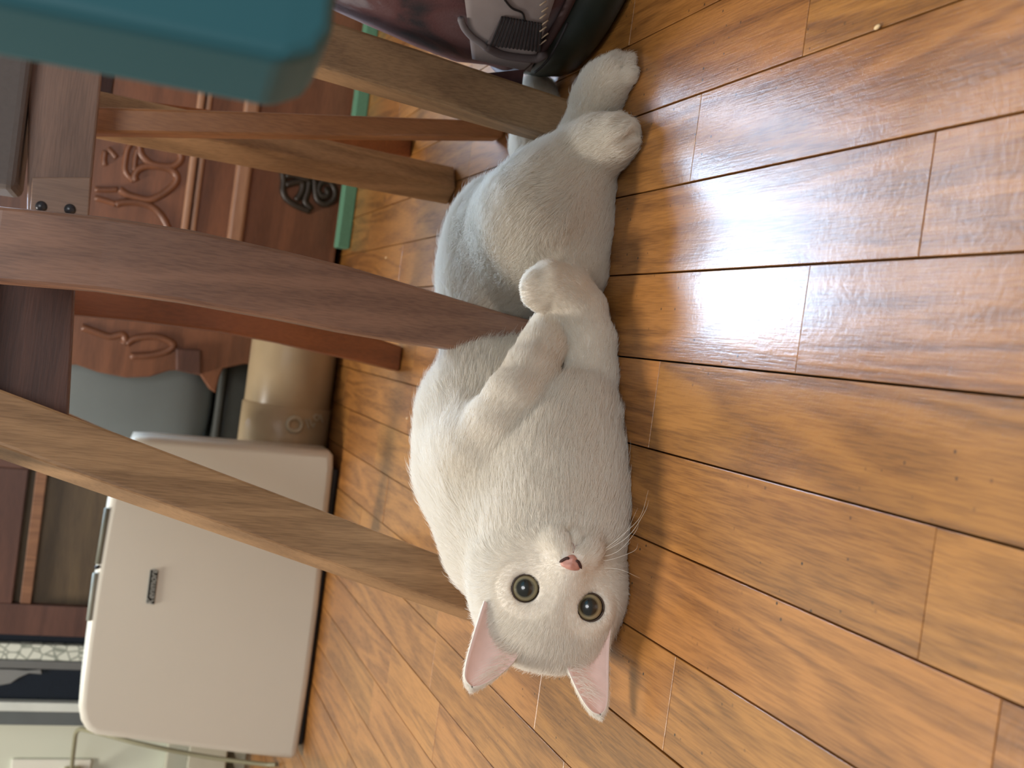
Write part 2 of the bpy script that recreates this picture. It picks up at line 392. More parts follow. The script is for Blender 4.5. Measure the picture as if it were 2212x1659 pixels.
groove(Q(1334, 296, 43, 1.12), (((1318, 272), (1346, 250)), ((1326, 314), (1372, 286)), ((1330, 330), (1366, 322))), 8)
# lower hind leg: knee towards the lens, shank along the floor
chain([TP(1150, 540, .91, .040), Q(1228, 580, 74, 1.0), Q(1240, 500, 66, 1.0), Q(1256, 400, 54, 1.0), Q(1262, 300, 45, 1.0), Q(1288, 222, 43, 1.0), Q(1308, 185, 41, 1.0), Q(1328, 163, 38, 1.0)], .014, .008)
toe((Q(1328, 164, 32, 1.1)), ((1312, 140, 20), (1332, 133, 20), (1351, 140, 21), (1356, 162, 20)))
groove(Q(1325, 164, 36, 1.0), (((1328, 150), (1321, 116)), ((1342, 152), (1344, 116))), 8)
# tail on the floor behind
chain([(tor[-1][0] + np.array([.03, .03, -.01]), .026), rest(1152, 420, 44), rest(1156, 310, 42), rest(1158, 225, 38), rest(1160, 205, 35)], .014, .009)
# upper foreleg lying over the chest
def AY(px, py, rp, y):
    p = at_y(px, py, y); return (p, rp * depth(p) / FPX)
chain([AY(1048, 985, 84, .790), AY(1080, 925, 72, .780), AY(1112, 862, 60, .775), AY(1146, 802, 52, .782), AY(1172, 750, 46, .792), AY(1180, 712, 37, .800)], .007, .006)
# lower foreleg: along the floor, then curling up at the wrist
arm = [rest(1255, 905, 74), rest(1274, 810, 54), rest(1274, 740, 51, 1.1)]
chain(arm + [AY(1254, 674, 51, .795), AY(1224, 633, 50, .795), AY(1188, 618, 47, .795), AY(1169, 624, 38, .796)], .007, .006)
for (x, y, r) in ((1152, 604, 17), (1144, 622, 18), (1149, 643, 18), (1167, 655, 17)):
    A_, ra_ = AY(1182, 622, 30, .795); B_, rb_ = AY(x, y, r, .792); cone(A_, B_, ra_, rb_, .005, .004)
# head
hell(-10, 22, -78, 152, 122, 118, .02)
hell(-82, -42, -62, 72, 66, 70, .02); hell(70, -42, -62, 70, 66, 70, .02)
hell(0, 70, -30, 105, 70, 62, .02)
hell(0, -84, 12, 50, 44, 62, .018)
hcone((0, 20, 18), (0, -66, 62), 32, 19, .016)
for s in (-1, 1):
    hell(s * 26, -108, 48, 34, 28, 33, .007)
    hell(s * 74, 10, 8, 46, 42, 34, .012)
hell(0, -78, 76, 20, 14, 12, .008)
hell(0, -138, 14, 30, 20, 26, .006)
# muzzle split and mouth line
hcone((0, -94, 92), (0, -116, 84), 4.2, 4.2, .004, 's')
for s in (-1, 1): hcone((0, -116, 84), (s * 20, -132, 66), 4.6, 4.0, .004, 's'); hcone((s * 20, -132, 66), (s * 42, -132, 40), 4.0, 3.0, .004, 's')
EYES = []
for s in (-1, 1):
    ec = (s * 71.5, 0, 14)
    EYES.append(ec)
    hell(ec[0], ec[1], ec[2] + 22, 29.5, 29.5, 26, .006, 's')

_bz = np.array([r_[0][2] for r_ in BRINGS]); _bx = np.array([r_[0][0] for r_ in BRINGS]); _by = np.array([r_[0][1] for r_ in BRINGS]); _bw = np.array([r_[1] for r_ in BRINGS]) / 2 + .0012
def _legfn(x, y, z): return np.maximum(np.maximum(np.abs(x - np.interp(z, _bz, _bx)) - np.interp(z, _bz, _bw), np.abs(y - np.interp(z, _bz, _by)) - .0160), z - .16)
PRIMS.append((_legfn, np.array([-.03, .83, -.01]), np.array([.09, .91, .16]), .003, 's'))
def cat_field(lo, hi, h):
    F = Field(lo, hi, h)
    for fn, a, b, k, op in PRIMS: F.add(fn, a, b, k, op)
    zz = (F.lo[2] + F.h * np.arange(F.n[2])).astype(np.float32)
    F.f = np.maximum(F.f, (.0005 - zz)[None, None, :])
    return F
def surface_nets(F):
    f = F.f; s = f < 0
    c = np.zeros(tuple(d - 1 for d in f.shape), np.uint8)
    for i in (0, 1):
        for j in (0, 1):
            for k in (0, 1): c += s[i:f.shape[0] - 1 + i, j:f.shape[1] - 1 + j, k:f.shape[2] - 1 + k]
    act = (c > 0) & (c < 8); idx = np.argwhere(act); ids = np.full(act.shape, -1, np.int32); ids[act] = np.arange(len(idx))
    pos = np.zeros((len(idx), 3)); cnt = np.zeros(len(idx))
    offs = [(i, j, k) for i in (0, 1) for j in (0, 1) for k in (0, 1)]
    for o in offs:
        for ax in range(3):
            if o[ax]: continue
            p = list(o); p[ax] = 1
            va = f[idx[:, 0] + o[0], idx[:, 1] + o[1], idx[:, 2] + o[2]]; vb = f[idx[:, 0] + p[0], idx[:, 1] + p[1], idx[:, 2] + p[2]]
            m = (va < 0) != (vb < 0); t = np.where(m, va / np.where(m, va - vb, 1), 0)
            q = np.tile(np.array(o, float), (len(idx), 1)); q[:, ax] = t
            pos += np.where(m[:, None], q, 0); cnt += m
    V = F.lo + F.h * (idx + pos / cnt[:, None])
    quads = []
    for ax in range(3):
        a1, a2 = (ax + 1) % 3, (ax + 2) % 3
        sl0 = [slice(None)] * 3; sl1 = [slice(None)] * 3; sl0[ax] = slice(0, -1); sl1[ax] = slice(1, None)
        e = s[tuple(sl0)] != s[tuple(sl1)]; g = np.argwhere(e)
        g = g[(g[:, a1] > 0) & (g[:, a2] > 0) & (g[:, a1] < ids.shape[a1]) & (g[:, a2] < ids.shape[a2])]
        def cell(d1, d2):
            q = g.copy(); q[:, a1] -= d1; q[:, a2] -= d2; return ids[q[:, 0], q[:, 1], q[:, 2]]
        Q = np.stack([cell(1, 1), cell(0, 1), cell(0, 0), cell(1, 0)], 1)
        flip = ~s[g[:, 0], g[:, 1], g[:, 2]]; Q[flip] = Q[flip][:, ::-1]; quads.append(Q)
    return V, np.concatenate(quads)
hc = hp(0, -5, -10); HB = 165 * SC
hlo, hhi = hc - HB, hc + HB; hlo[2] = max(hlo[2], -.004)
FB = cat_field((-.30, .60, -.004), (.40, 1.10, .19), .0024)
FH = cat_field(hlo, hhi, .0011)
VB, QB = surface_nets(FB); VH, QH = surface_nets(FH)
inh = lambda p, m: np.all((p > hlo + m) & (p < hhi - m), 1)
cB = VB[QB].mean(1); QB = QB[~inh(cB, .004)]
cH = VH[QH].mean(1); QH = QH[inh(cH, .002)]
catV = np.vstack([VB, VH]); catF = np.vstack([QB, QH + len(VB)])
used = np.unique(catF); remap = np.full(len(catV), -1); remap[used] = np.arange(len(used)); catV = catV[used]; catF = remap[catF]

# ears: cupped shells, traced from the photo and given depth
EAR_T = .0022
def ear_geo(left, right, zb, zt, cup, nu=14, nv=16):
    Lc = spline([(*loc2(*p),) for p in left], 8); Rc = spline([(*loc2(*p),) for p in right], 8)
    def samp(c, t): x = t * (len(c) - 1); i = min(int(x), len(c) - 2); return c[i] * (1 - (x - i)) + c[i + 1] * (x - i)
    front = []; 
    for j in range(nv):
        v = j / (nv - 1); a = samp(Lc, v); b = samp(Rc, v)
        for i in range(nu):
            u = i / (nu - 1); p = a * (1 - u) + b * u
            z = zb + (zt - zb) * v - cup * (1 - (2 * u - 1) ** 2) * (1 - v * .75)
            front.append(hp(p[0], p[1], z))
    front = np.array(front).reshape(nv, nu, 3)
    du = np.gradient(front, axis=1); dv = np.gradient(front, axis=0); n = np.cross(du, dv); n /= np.linalg.norm(n, axis=2, keepdims=True) + 1e-9
    if np.sum(n @ HZ) < 0: n = -n
    edge = np.ones((nv, nu, 1)); edge[:, 0] = edge[:, -1] = .35; edge[-1] = .35
    back = front - n * EAR_T * edge - HZ * .0006
    V = np.vstack([front.reshape(-1, 3), back.reshape(-1, 3)]); Fi = []; Fo = []; N = nu * nv
    for j in range(nv - 1):
        for i in range(nu - 1):
            q = (j * nu + i, j * nu + i + 1, (j + 1) * nu + i + 1, (j + 1) * nu + i)
            Fi.append(q); Fo.append(tuple(k + N for k in q[::-1]))
    rim = [j * nu for j in range(nv)] + [(nv - 1) * nu + i for i in range(1, nu)] + [j * nu + nu - 1 for j in range(nv - 2, -1, -1)]
    for a, b in zip(rim[:-1], rim[1:]): Fo.append((a, b, b + N, a + N))
    return V, Fi, Fo, n.reshape(-1, 3)
# (outer edge, inner edge) both running base -> tip
ear_up = ear_geo([(1046, 1296), (1030, 1345), (1012, 1405), (1004, 1445), (1008, 1462), (1019, 1472)], [(1126, 1378), (1115, 1414), (1090, 1440), (1062, 1459), (1038, 1470), (1021, 1473)], 14, 22, 30)
ear_lo = ear_geo([(1320, 1348), (1314, 1392), (1311, 1450), (1309, 1500), (1303, 1523), (1293, 1533)], [(1212, 1404), (1226, 1444), (1243, 1482), (1260, 1512), (1276, 1529), (1291, 1534)], 6, 14, 30)
M_skin = plain('cat_skin', (236, 226, 212), .75, var=.02, scale=60)
M_ear = plain('ear_skin', (234, 200, 188), .65, var=.05, scale=120)
b = M_ear.node_tree.nodes['Principled BSDF']; b.inputs['Subsurface Weight'].default_value = .0; b.inputs['Subsurface Radius'].default_value = (.006, .0025, .0015); b.inputs['Subsurface Scale'].default_value = 1
cat = thing('cat', (float(tor[2][0][0]), float(tor[2][0][1]), 0), 'white cat lying on its side on the parquet, looking at the camera, forepaws curled', 'cat')
allV = [catV]; allF = [list(map(tuple, catF))]; mats = [0] * len(catF); n0 = len(catV)
for V_, Fi, Fo, nn in (ear_up, ear_lo):
    allV.append(V_); allF.append([tuple(k + n0 for k in f) for f in Fi + Fo]); mats += [1] * len(Fi) + [0] * len(Fo); n0 += len(V_)
body = mobj('body', np.vstack(allV), [f for g in allF for f in g], M_skin, cat, True)
body.data.materials.append(M_ear); body.data.polygons.foreach_set('material_index', mats)

# eyes
def uvs(c, ax, r, nu=28, nv=18):
    V = []; Fc = []
    for j in range(nv + 1):
        th = math.pi * j / nv
        for i in range(nu):
            ph = 2 * math.pi * i / nu
            V.append(np.asarray(c) + ax[0] * r[0] * math.sin(th) * math.cos(ph) + ax[1] * r[1] * math.sin(th) * math.sin(ph) + ax[2] * r[2] * math.cos(th))
    for j in range(nv):
        for i in range(nu): Fc.append((j * nu + i, (j + 1) * nu + i, (j + 1) * nu + (i + 1) % nu, j * nu + (i + 1) % nu))
    return V, Fc
def disc_ring(c, ax, r0, r1, sx, sy, n=36, bulge=0):
    V = []; Fc = []
    for r in (r0, r1):
        for i in range(n):
            t = 2 * math.pi * i / n; V.append(np.asarray(c) + ax[0] * r * sx * math.cos(t) + ax[1] * r * sy * math.sin(t) + ax[2] * (bulge if r == r0 else 0))
    for i in range(n): Fc.append((i, (i + 1) % n, n + (i + 1) % n, n + i))
    return V, Fc
m, nt, bb = mat_new('cat_eye'); N, L = nt.nodes, nt.links
at_n = N.new('ShaderNodeAttribute'); at_n.attribute_name = 'iris_r'; cr = N.new('ShaderNodeValToRGB')
el = cr.color_ramp.elements; el[0].position = 0; el[0].color = s2l((20, 22, 18)); el[1].position = 1; el[1].color = s2l((30, 26, 18))
for pos, c in ((.58, (30, 32, 26)), (.64, (96, 92, 70)), (.76, (158, 146, 114)), (.90, (140, 126, 92)), (.95, (52, 42, 28))):
    e_ = el.new(pos); e_.color = s2l(c)
L.new(at_n.outputs['Fac'], cr.inputs[0]); L.new(cr.outputs[0], bb.inputs['Base Color'])
bb.inputs['Roughness'].default_value = .25; bb.inputs['Coat Weight'].default_value = 1; bb.inputs['Coat Roughness'].default_value = .03
M_eye = m
M_rim = plain('eye_rim', (64, 46, 34), .4)
EYE_AX = []
for ec, (ex, ey) in zip(EYES, ((1133, 1270), (1270, 1310))):
    c = hp(ec[0], ec[1], ec[2] + 4); g = CP - c; g /= np.linalg.norm(g)
    ax0 = HX - g * np.dot(HX, g); ax0 /= np.linalg.norm(ax0); ax1 = np.cross(g, ax0)
    R = 33 * SC; V_, F_ = uvs(c, (ax0, ax1, g), (R, R, R))
    eo = mobj('eye', V_, F_, M_eye, cat, True)
    at_ = eo.data.attributes.new('iris_r', 'FLOAT', 'POINT')
    vv = np.array([(v - c) for v in V_]); side = np.linalg.norm(vv - np.outer(vv @ g, g), axis=1) / (30 * SC); side = np.where(vv @ g > 0, np.minimum(side, 1), 1)
    at_.data.foreach_set('value', side.astype(np.float32))
    # lid rim ring
    cc = hp(ec[0], ec[1], 0)
    ring = []
    for i in range(41):
        t = 2 * math.pi * i / 40
        x, y = 29.0 * math.cos(t), 29.0 * math.sin(t) * (1.0 if math.sin(t) < 0 else 1.02)
        ring.append(hp(ec[0] + x, ec[1] + y, ec[2] + 23 - .0 * abs(x)))
    tube('eyelid', ring, 1.9 * SC, M_rim, cat, 6)
for _a, _b in (((1163, 1249), (1173, 1253)), ((1246, 1279), (1243, 1288))):
    tube('tear_duct', spline([hp(*loc2(*_a), 34), hp(*loc2((_a[0] + _b[0]) / 2 + 1, (_a[1] + _b[1]) / 2 - 1), 40), hp(*loc2(*_b), 42)], 3), 2.2 * SC, M_rim, cat, 6)
# nose leather with two nostrils
M_nose = plain('nose_leather', (204, 146, 130), .5, var=.06, scale=400)
M_nost = plain('nostril', (70, 40, 34), .7)
npts = [(-24, -68), (-14, -63), (0, -61), (14, -63), (24, -68), (18, -80), (9, -90), (0, -96), (-9, -90), (-18, -80)]
V_ = []; F_ = []
for lay, (sc_, dz_) in enumerate(((1.0, -8), (1.0, -2), (.75, 4), (.3, 6))):
    for (x, y) in npts: V_.append(hp(x * sc_, -78 + (y + 78) * sc_, 101 + dz_ - abs(x) * .28 - max(0, -(y + 78)) * .12))
n_ = len(npts)
for l in range(3):
    for i in range(n_): F_.append((l * n_ + i, l * n_ + (i + 1) % n_, (l + 1) * n_ + (i + 1) % n_, (l + 1) * n_ + i))
F_.append(tuple(3 * n_ + i for i in range(n_)))
nose = mobj('nose', V_, F_, M_nose, cat, True); md = nose.modifiers.new('s', 'SUBSURF'); md.levels = 2; md.render_levels = 2
for s in (-1, 1): tube('nostril', spline([hp(s * 7, -84, 103), hp(s * 14, -82, 101), hp(s * 24, -71, 94)], 4), [.9 * SC] + [3 * SC] * 7 + [1.2 * SC], M_nost, nose, 6)

def surf_z(x, y, z0=130):
    for z in np.arange(z0, -60, -.5):
        p_ = hp(x, y, z); i_ = np.round((p_ - FH.lo) / FH.h).astype(int)
        if np.all(i_ >= 0) and np.all(i_ < FH.n) and FH.f[tuple(i_)] < 0: return z
    return 0.
M_lip = plain('lip_skin', (150, 104, 96), .6)
for s in (-1, 1):
    tube('lip', spline([hp(x, y, surf_z(x, y) + 1.5) for x, y in ((0, -97), (0, -108), (s * 6, -117), (s * 18, -126), (s * 32, -131))], 4), [1.6 * SC] * 17, M_lip, cat, 6)
# ------------------------------------------------------------------ fur
def tri_samples(V, Fq, n, w=None):
    T = np.vstack([Fq[:, [0, 1, 2]], Fq[:, [0, 2, 3]]]); a, b, c = V[T[:, 0]], V[T[:, 1]], V[T[:, 2]]
    cr = np.cross(b - a, c - a); A = np.linalg.norm(cr, axis=1); nrm = cr / (A[:, None] + 1e-12)
    cen = (a + b + c) / 3; ww = A * (w(cen, nrm) if w else 1); pr = ww / ww.sum()
    ch = np.random.choice(len(T), n, p=pr); u = np.random.rand(n); v = np.random.rand(n); m = u + v > 1; u[m] = 1 - u[m]; v[m] = 1 - v[m]
    return a[ch] + u[:, None] * (b - a)[ch] + v[:, None] * (c - a)[ch], T[ch], np.stack([1 - u - v, u, v], 1)
def vnormals(V, Fq):
    n = np.zeros_like(V); cr = np.cross(V[Fq[:, 2]] - V[Fq[:, 0]], V[Fq[:, 3]] - V[Fq[:, 1]])
    for k in range(4): np.add.at(n, Fq[:, k], cr)
    return n / (np.linalg.norm(n, axis=1, keepdims=True) + 1e-12)
NV = vnormals(catV, catF)
def fnormal(p):   # outward check
    return p
if np.mean(np.sum(NV * (catV - catV.mean(0)), 1)) < 0: NV = -NV
def bone_field(p):
    W_ = np.zeros(len(p)); D_ = np.zeros((len(p), 3)); Lf = np.zeros(len(p))
    for a, b, ra, rb, fl in BONES:
        ab = b - a; t = np.clip(((p - a) @ ab) / (ab @ ab + 1e-12), 0, 1); d = np.linalg.norm(p - a - t[:, None] * ab, axis=1) - (ra + (rb - ra) * t)
        w = np.exp(-np.clip(d, 0, None) / .004); W_ += w; D_ += w[:, None] * (ab / (np.linalg.norm(ab) + 1e-9)); Lf += w * fl
    return D_ / (np.linalg.norm(D_, axis=1, keepdims=True) + 1e-9), Lf / (W_ + 1e-9)
def make_fur(name, n, mat, weight, headonly=False):
    p, T, bc = tri_samples(catV, catF, n, weight)
    nr = sum(bc[:, [k]] * NV[T[:, k]] for k in range(3)); nr /= np.linalg.norm(nr, axis=1, keepdims=True) + 1e-9
    fl, Lf = bone_field(p)
    # head coordinates
    q = (p - EYEM) / SC; hx, hy, hz = q @ HX, q @ HY, q @ HZ
    nose_p = hp(0, -78, 60); away = p - nose_p; dn = np.linalg.norm(away, axis=1)
    inhead = np.clip((190 - np.sqrt(hx ** 2 + (hy + 5) ** 2 + (hz + 50) ** 2)) / 40, 0, 1)
    fl = fl * (1 - inhead)[:, None] + inhead[:, None] * away / (dn[:, None] + 1e-9)
    face = np.clip(.0022 + .0075 * (dn / SC - 25) / 190, .0018, .0105)
    Lf = Lf * (1 - inhead) + face * inhead
    ed = np.full(n, 1e9)
    for ec in EYES: ed = np.minimum(ed, np.sqrt((hx - ec[0]) ** 2 + (hy - ec[1]) ** 2) + np.where(hz < -20, 500, 0))
    keep = (ed > 31) & ~((np.abs(hx) < 20) & (hy > -94) & (hy < -64) & (hz > 50)) & (p[:, 2] > .0012)
    Lf = np.where(ed < 60, np.minimum(Lf, .0032), Lf)
    p, nr, fl, Lf, inhead = p[keep], nr[keep], fl[keep], Lf[keep], inhead[keep]; n = len(p)
    # slow clumping so the coat breaks into soft locks
    cl = np.array([mnoise.noise(Vector(v * 48)) for v in p]); cl2 = np.array([mnoise.noise(Vector(v * 60 + 50)) for v in p])
    tg = fl - nr * np.sum(fl * nr, 1, keepdims=True); tg /= np.linalg.norm(tg, axis=1, keepdims=True) + 1e-9
    bi = np.cross(nr, tg)
    tg = tg + bi * (cl * .30 + np.random.normal(0, .22, n))[:, None]; tg /= np.linalg.norm(tg, axis=1, keepdims=True) + 1e-9
    up = (.36 + .08 * cl2 + np.abs(np.random.normal(0, .20, n))).clip(.12, 1.1)[:, None]
    L = (Lf * np.random.uniform(.7, 1.15, n) * (1 + .2 * cl))[:, None]
    K = 5; pts = np.zeros((n, K, 3))
    for k in range(K):
        t = k / (K - 1); d = nr * (up * 1.25 * t - up * .55 * t * t) + tg * (.55 * t + .45 * t * t)
        pts[:, k] = p + d * L - nr * .0004
    cell = np.floor((p + np.stack([cl, cl2, cl], 1) * .002) / .0032).astype(np.int64); key = cell[:, 0] * 1000003 + cell[:, 1] * 1009 + cell[:, 2]
    _, inv, cnt = np.unique(key, return_inverse=True, return_counts=True)
    for k in range(1, K):
        t = k / (K - 1); mean = np.stack([np.bincount(inv, pts[:, k, d_]) for d_ in range(3)], 1) / cnt[:, None]
        pts[:, k] += (mean[inv] - pts[:, k]) * (.34 * t * t)
    guard = np.random.rand(n) < .06; pts[guard] = p[guard][:, None] + (pts[guard] - p[guard][:, None]) * 1.3
    pts[:, :, 2] = np.maximum(pts[:, :, 2], .0008)
    cu = bpy.data.hair_curves.new(name); cu.add_curves([K] * n)
    cu.attributes['position'].data.foreach_set('vector', pts.astype(np.float32).ravel()) if 'position' in cu.attributes else cu.points.foreach_set('position', pts.astype(np.float32).ravel())
    ra = cu.attributes.get('radius') or cu.attributes.new('radius', 'FLOAT', 'POINT')
    rad = np.tile(np.array([1.0, .95, .8, .55, .15]), n) * np.repeat(np.where(inhead > .5, .000085, .000115), K)
    ra.data.foreach_set('value', rad.astype(np.float32))
    o = bpy.data.objects.new(name, cu); COL.objects.link(o); cu.materials.append(mat); setpar(o, cat); return o
m, nt, bb = mat_new('white_fur'); nt.nodes.remove(bb)
_d = nt.nodes.new('ShaderNodeBsdfDiffuse'); _t = nt.nodes.new('ShaderNodeBsdfTranslucent'); _g = nt.nodes.new('ShaderNodeBsdfGlossy'); _m1 = nt.nodes.new('ShaderNodeMixShader'); _m2 = nt.nodes.new('ShaderNodeMixShader')
_d.inputs[0].default_value = s2l((249, 245, 236)); _t.inputs[0].default_value = s2l((250, 244, 234)); _g.inputs[0].default_value = (1, 1, 1, 1); _g.inputs['Roughness'].default_value = .45
_m1.inputs[0].default_value = .42; _m2.inputs[0].default_value = .05
nt.links.new(_d.outputs[0], _m1.inputs[1]); nt.links.new(_t.outputs[0], _m1.inputs[2]); nt.links.new(_m1.outputs[0], _m2.inputs[1]); nt.links.new(_g.outputs[0], _m2.inputs[2]); nt.links.new(_m2.outputs[0], nt.nodes['Material Output'].inputs[0])
M_fur = m
def wfun(cen, nrm):
    q = (cen - EYEM) / SC; r = np.sqrt((q @ HX) ** 2 + (q @ HY) ** 2 + (q @ HZ) ** 2)
    w = np.where(r < 190, 2.2, 1.0); w = np.where(cen[:, 2] < .002, .02, w); return w
NFUR = 380000
fur = make_fur('fur', NFUR, M_fur, wfun); fur['kind'] = 'stuff'
# ear fuzz: short hairs on the rims and long tufts across the opening
def ear_hairs():
    P_, R_ = [], []
    rng = np.random.RandomState(3)
    for (V_, Fi, Fo, nn), side in ((ear_up, -1), (ear_lo, 1)):
        nu, nv = 14, 16; fr = V_[:nu * nv].reshape(nv, nu, 3); bk = V_[nu * nv:].reshape(nv, nu, 3)
        nn = nn.reshape(nv, nu, 3)
        for _ in range(9000):      # back and rim
            j = rng.rand() * (nv - 1.01); i = rng.rand() * (nu - 1.01); j0, i0 = int(j), int(i)
            p = bk[j0, i0] * (1 - (j - j0)) + bk[j0 + 1, i0] * (j - j0); p = p * (1 - (i - i0)) + (bk[j0, i0 + 1] * (1 - (j - j0)) + bk[j0 + 1, i0 + 1] * (j - j0)) * (i - i0)
            d = (fr[min(j0 + 1, nv - 1), i0] - fr[j0, i0]); d /= np.linalg.norm(d) + 1e-9; d = d - nn[j0, i0] * .35 + rng.normal(0, .2, 3)
            L = .0035 * rng.uniform(.6, 1.2); P_.append([p + d * L * t for t in (0, .5, 1)])
        for _ in range(240):       # tufts from the inner edge fanning over the hollow
            v = rng.rand() ** 1.3 * .55; j0 = int(v * (nv - 1)); i0 = nu - 1 - int(rng.rand() * 3)
            p = fr[j0, i0] - HZ * .001; acr = fr[j0, 0] - fr[j0, nu - 1]; acr /= np.linalg.norm(acr) + 1e-9
            tipd = fr[nv - 1, nu // 2] - fr[0, nu // 2]; tipd /= np.linalg.norm(tipd)
            d = acr * .8 + tipd * .45 + HZ * .28 + rng.normal(0, .13, 3); L = rng.uniform(.009, .019)
            P_.append([p, p + d * L * .55 + HZ * .001, p + d * L + tipd * L * .25])
    A = np.array(P_); n = len(A)
    cu = bpy.data.hair_curves.new('ear_fur'); cu.add_curves([3] * n)
    cu.attributes['position'].data.foreach_set('vector', A.astype(np.float32).ravel())
    ra = cu.attributes.get('radius') or cu.attributes.new('radius', 'FLOAT', 'POINT')
    ra.data.foreach_set('value', np.tile(np.array([.00008, .00007, .00002], np.float32), n))
    o = bpy.data.objects.new('ear_fur', cu); COL.objects.link(o); cu.materials.append(M_fur); setpar(o, cat); o['kind'] = 'stuff'
ear_hairs()
# whiskers
M_wh = plain('whisker', (245, 238, 224), .35, var=.0)
for k, pts in enumerate((((1298, 1192, 34), (1341, 1156, 60), (1374, 1119, 80), (1390, 1065, 90)), ((1290, 1200, 34), (1350, 1162, 55), (1384, 1112, 70), (1394, 1085, 75)), ((1284, 1208, 30), (1330, 1192, 50), (1368, 1150, 55), (1376, 1125, 50)),
                         ((1280, 1213, 28), (1316, 1210, 40), (1366, 1192, 40), (1375, 1176, 40)), ((1290, 1228, 24), (1334, 1231, 40), (1378, 1250, 40)), ((1296, 1196, 30), (1345, 1160, 30), (1378, 1100, 30)),
                         ((1146, 1160, 34), (1108, 1126, 60), (1080, 1090, 70), (1062, 1068, 70)), ((1166, 1150, 34), (1135, 1105, 60), (1113, 1062, 70)), ((1152, 1156, 30), (1117, 1134, 45), (1088, 1086, 55)), ((1172, 1150, 30), (1150, 1120, 45), (1122, 1075, 55)))):
    pp = spline([hp(*loc2(a, b_), z_) for a, b_, z_ in pts], 6); n_ = len(pp)
    for q_ in pp: q_[2] = max(q_[2], .001)
    tube('whisker', pp, [max(.12, 1 - i / n_) * .00026 for i in range(n_)], M_wh, cat, 5)

# ================================================================== CHAIRS
def yz(px, py, y): return at_y(px, py, y)
# chair whose two curved legs and square front leg stand left of the middle
cl_ = thing('dining_chair', (-.1, 1.2, 0), 'oak dining chair with wide curved legs standing behind the middle of the cat', 'chair', 'oak dining chairs')
fa = ground(1095, 1312); ta = yz(-60, 895, .985)
leg('leg', [(fa + (0, 0, .0005), .040, .036), ((fa * .5 + ta * .5), .043, .039), (ta, .046, .042)], math.radians(24), M_oak, cl_, .003)
leg('leg', BRINGS, math.radians(3), M_oakred, cl_, .003)
fsec = [(862, 776, 54, 1.458), (780, 752, 60, 1.452), (700, 731, 66, 1.445), (600, 705, 72, 1.435), (480, 680, 76, 1.425), (300, 655, 80, 1.415), (100, 634, 84, 1.41), (-40, 620, 86, 1.41)]
rings = []
for i, (px, py, w, y) in enumerate(fsec):
    p = ground(px, py) + (0, 0, .0005) if i == 0 else yz(px, py, y); rings.append((p, w * depth(p) / FPX, .028))
leg('leg', rings, math.radians(3), M_russet, cl_, .003)
fh = ground(800, 1205); th = yz(-40, 860, 1.40)
leg('leg', [(fh + (0, 0, .0005), .034, .034), (th, .040, .040)], math.radians(24), M_oak, cl_, .003)
# its seat rail between the curved leg and the square leg, and the seat above
pa = yz(165, 560, 1.0); pb = yz(148, 960, 1.0)
zb = pa[2]
slab('seat_rail', [(pb[0], yz(148, 930, 1.0)[2]), (pa[0], pa[2]), (pa[0], pa[2] + .075), (pb[0], pa[2] + .075)], 1.0, 1.022, M_dark, cl_, .002)
box('seat', (-.17, .93, zb + .076), (.045, 1.44, zb + .10), M_oak, cl_, .006)
# chair on the right
cr_ = thing('dining_chair', (.25, 1.2, 0), 'oak dining chair with straight tapered legs standing behind the hind legs of the cat', 'chair', 'oak dining chairs')
fc = ground(1245, 276); tc_ = yz(500, 48, .985)
leg('leg', [(fc + (0, 0, .0005), .036, .030), (fc * .5 + tc_ * .5, .041, .033), (tc_, .044, .036)], math.radians(4), M_oak, cr_, .003)
fd = ground(1082, 284); td = yz(130, 262, 1.185)
leg('leg', [(fd + (0, 0, .0005), .018, .030), (fd * .4 + td * .6, .024, .03), (td, .026, .03)], math.radians(0), M_honey, cr_, .003)
fe = ground(976, 402); te = yz(150, 236, 1.24)
leg('leg', [(fe + (0, 0, .0005), .034, .034), (te, .036, .036)], math.radians(33), M_oak, cr_, .003)
fg = ground(884, 324); tg_ = yz(120, 236, 1.36)
leg('leg', [(fg + (0, 0, .0005), .03, .03), (tg_, .036, .036)], math.radians(10), M_russet, cr_, .003)
RY = 1.12
o = [(p[0], p[2]) for p in (yz(222, 130, RY), yz(190, 480, RY), yz(58, 480, RY), yz(62, 130, RY))]
rail = slab('seat_rail', o, RY, RY + .02, M_apron, cr_, .002)
o = [(p[0], p[2]) for p in (yz(196, 384, RY), yz(190, 478, RY), yz(64, 478, RY), yz(70, 384, RY))]
blk = slab('corner_block', o, RY - .004, RY, wood('block_wood', (142, 112, 92), (108, 82, 66), 'z', ring=14), rail, .001)
M_knob = plain('dark_plug', (44, 44, 48), .3)
for a in (89, 151):
    p = yz(a, 446 + (a - 89) * .1, RY - .004); V_, F_ = uvs(p, (np.array([1., 0, 0]), np.array([0, 0, 1.]), np.array([0, -1., 0])), (.0052, .0052, .004), 16, 8)
    mobj('bolt_cap', V_, F_, M_knob, rail, True)
pz = yz(56, 300, RY)[2]
box('seat_pad', (.09, RY - .02, pz + .002), (.46, RY + .075, pz + .035), plain('grey_cushion', (104, 96, 92), .9, bump=.2, scale=200), cr_, .008, 3)
p1 = yz(232, 222, 1.30); box('rear_rail', (p1[0] - .02, 1.30, p1[2] - .004), (p1[0] + .12, 1.325, p1[2] + .05), M_dark, cr_, .002)

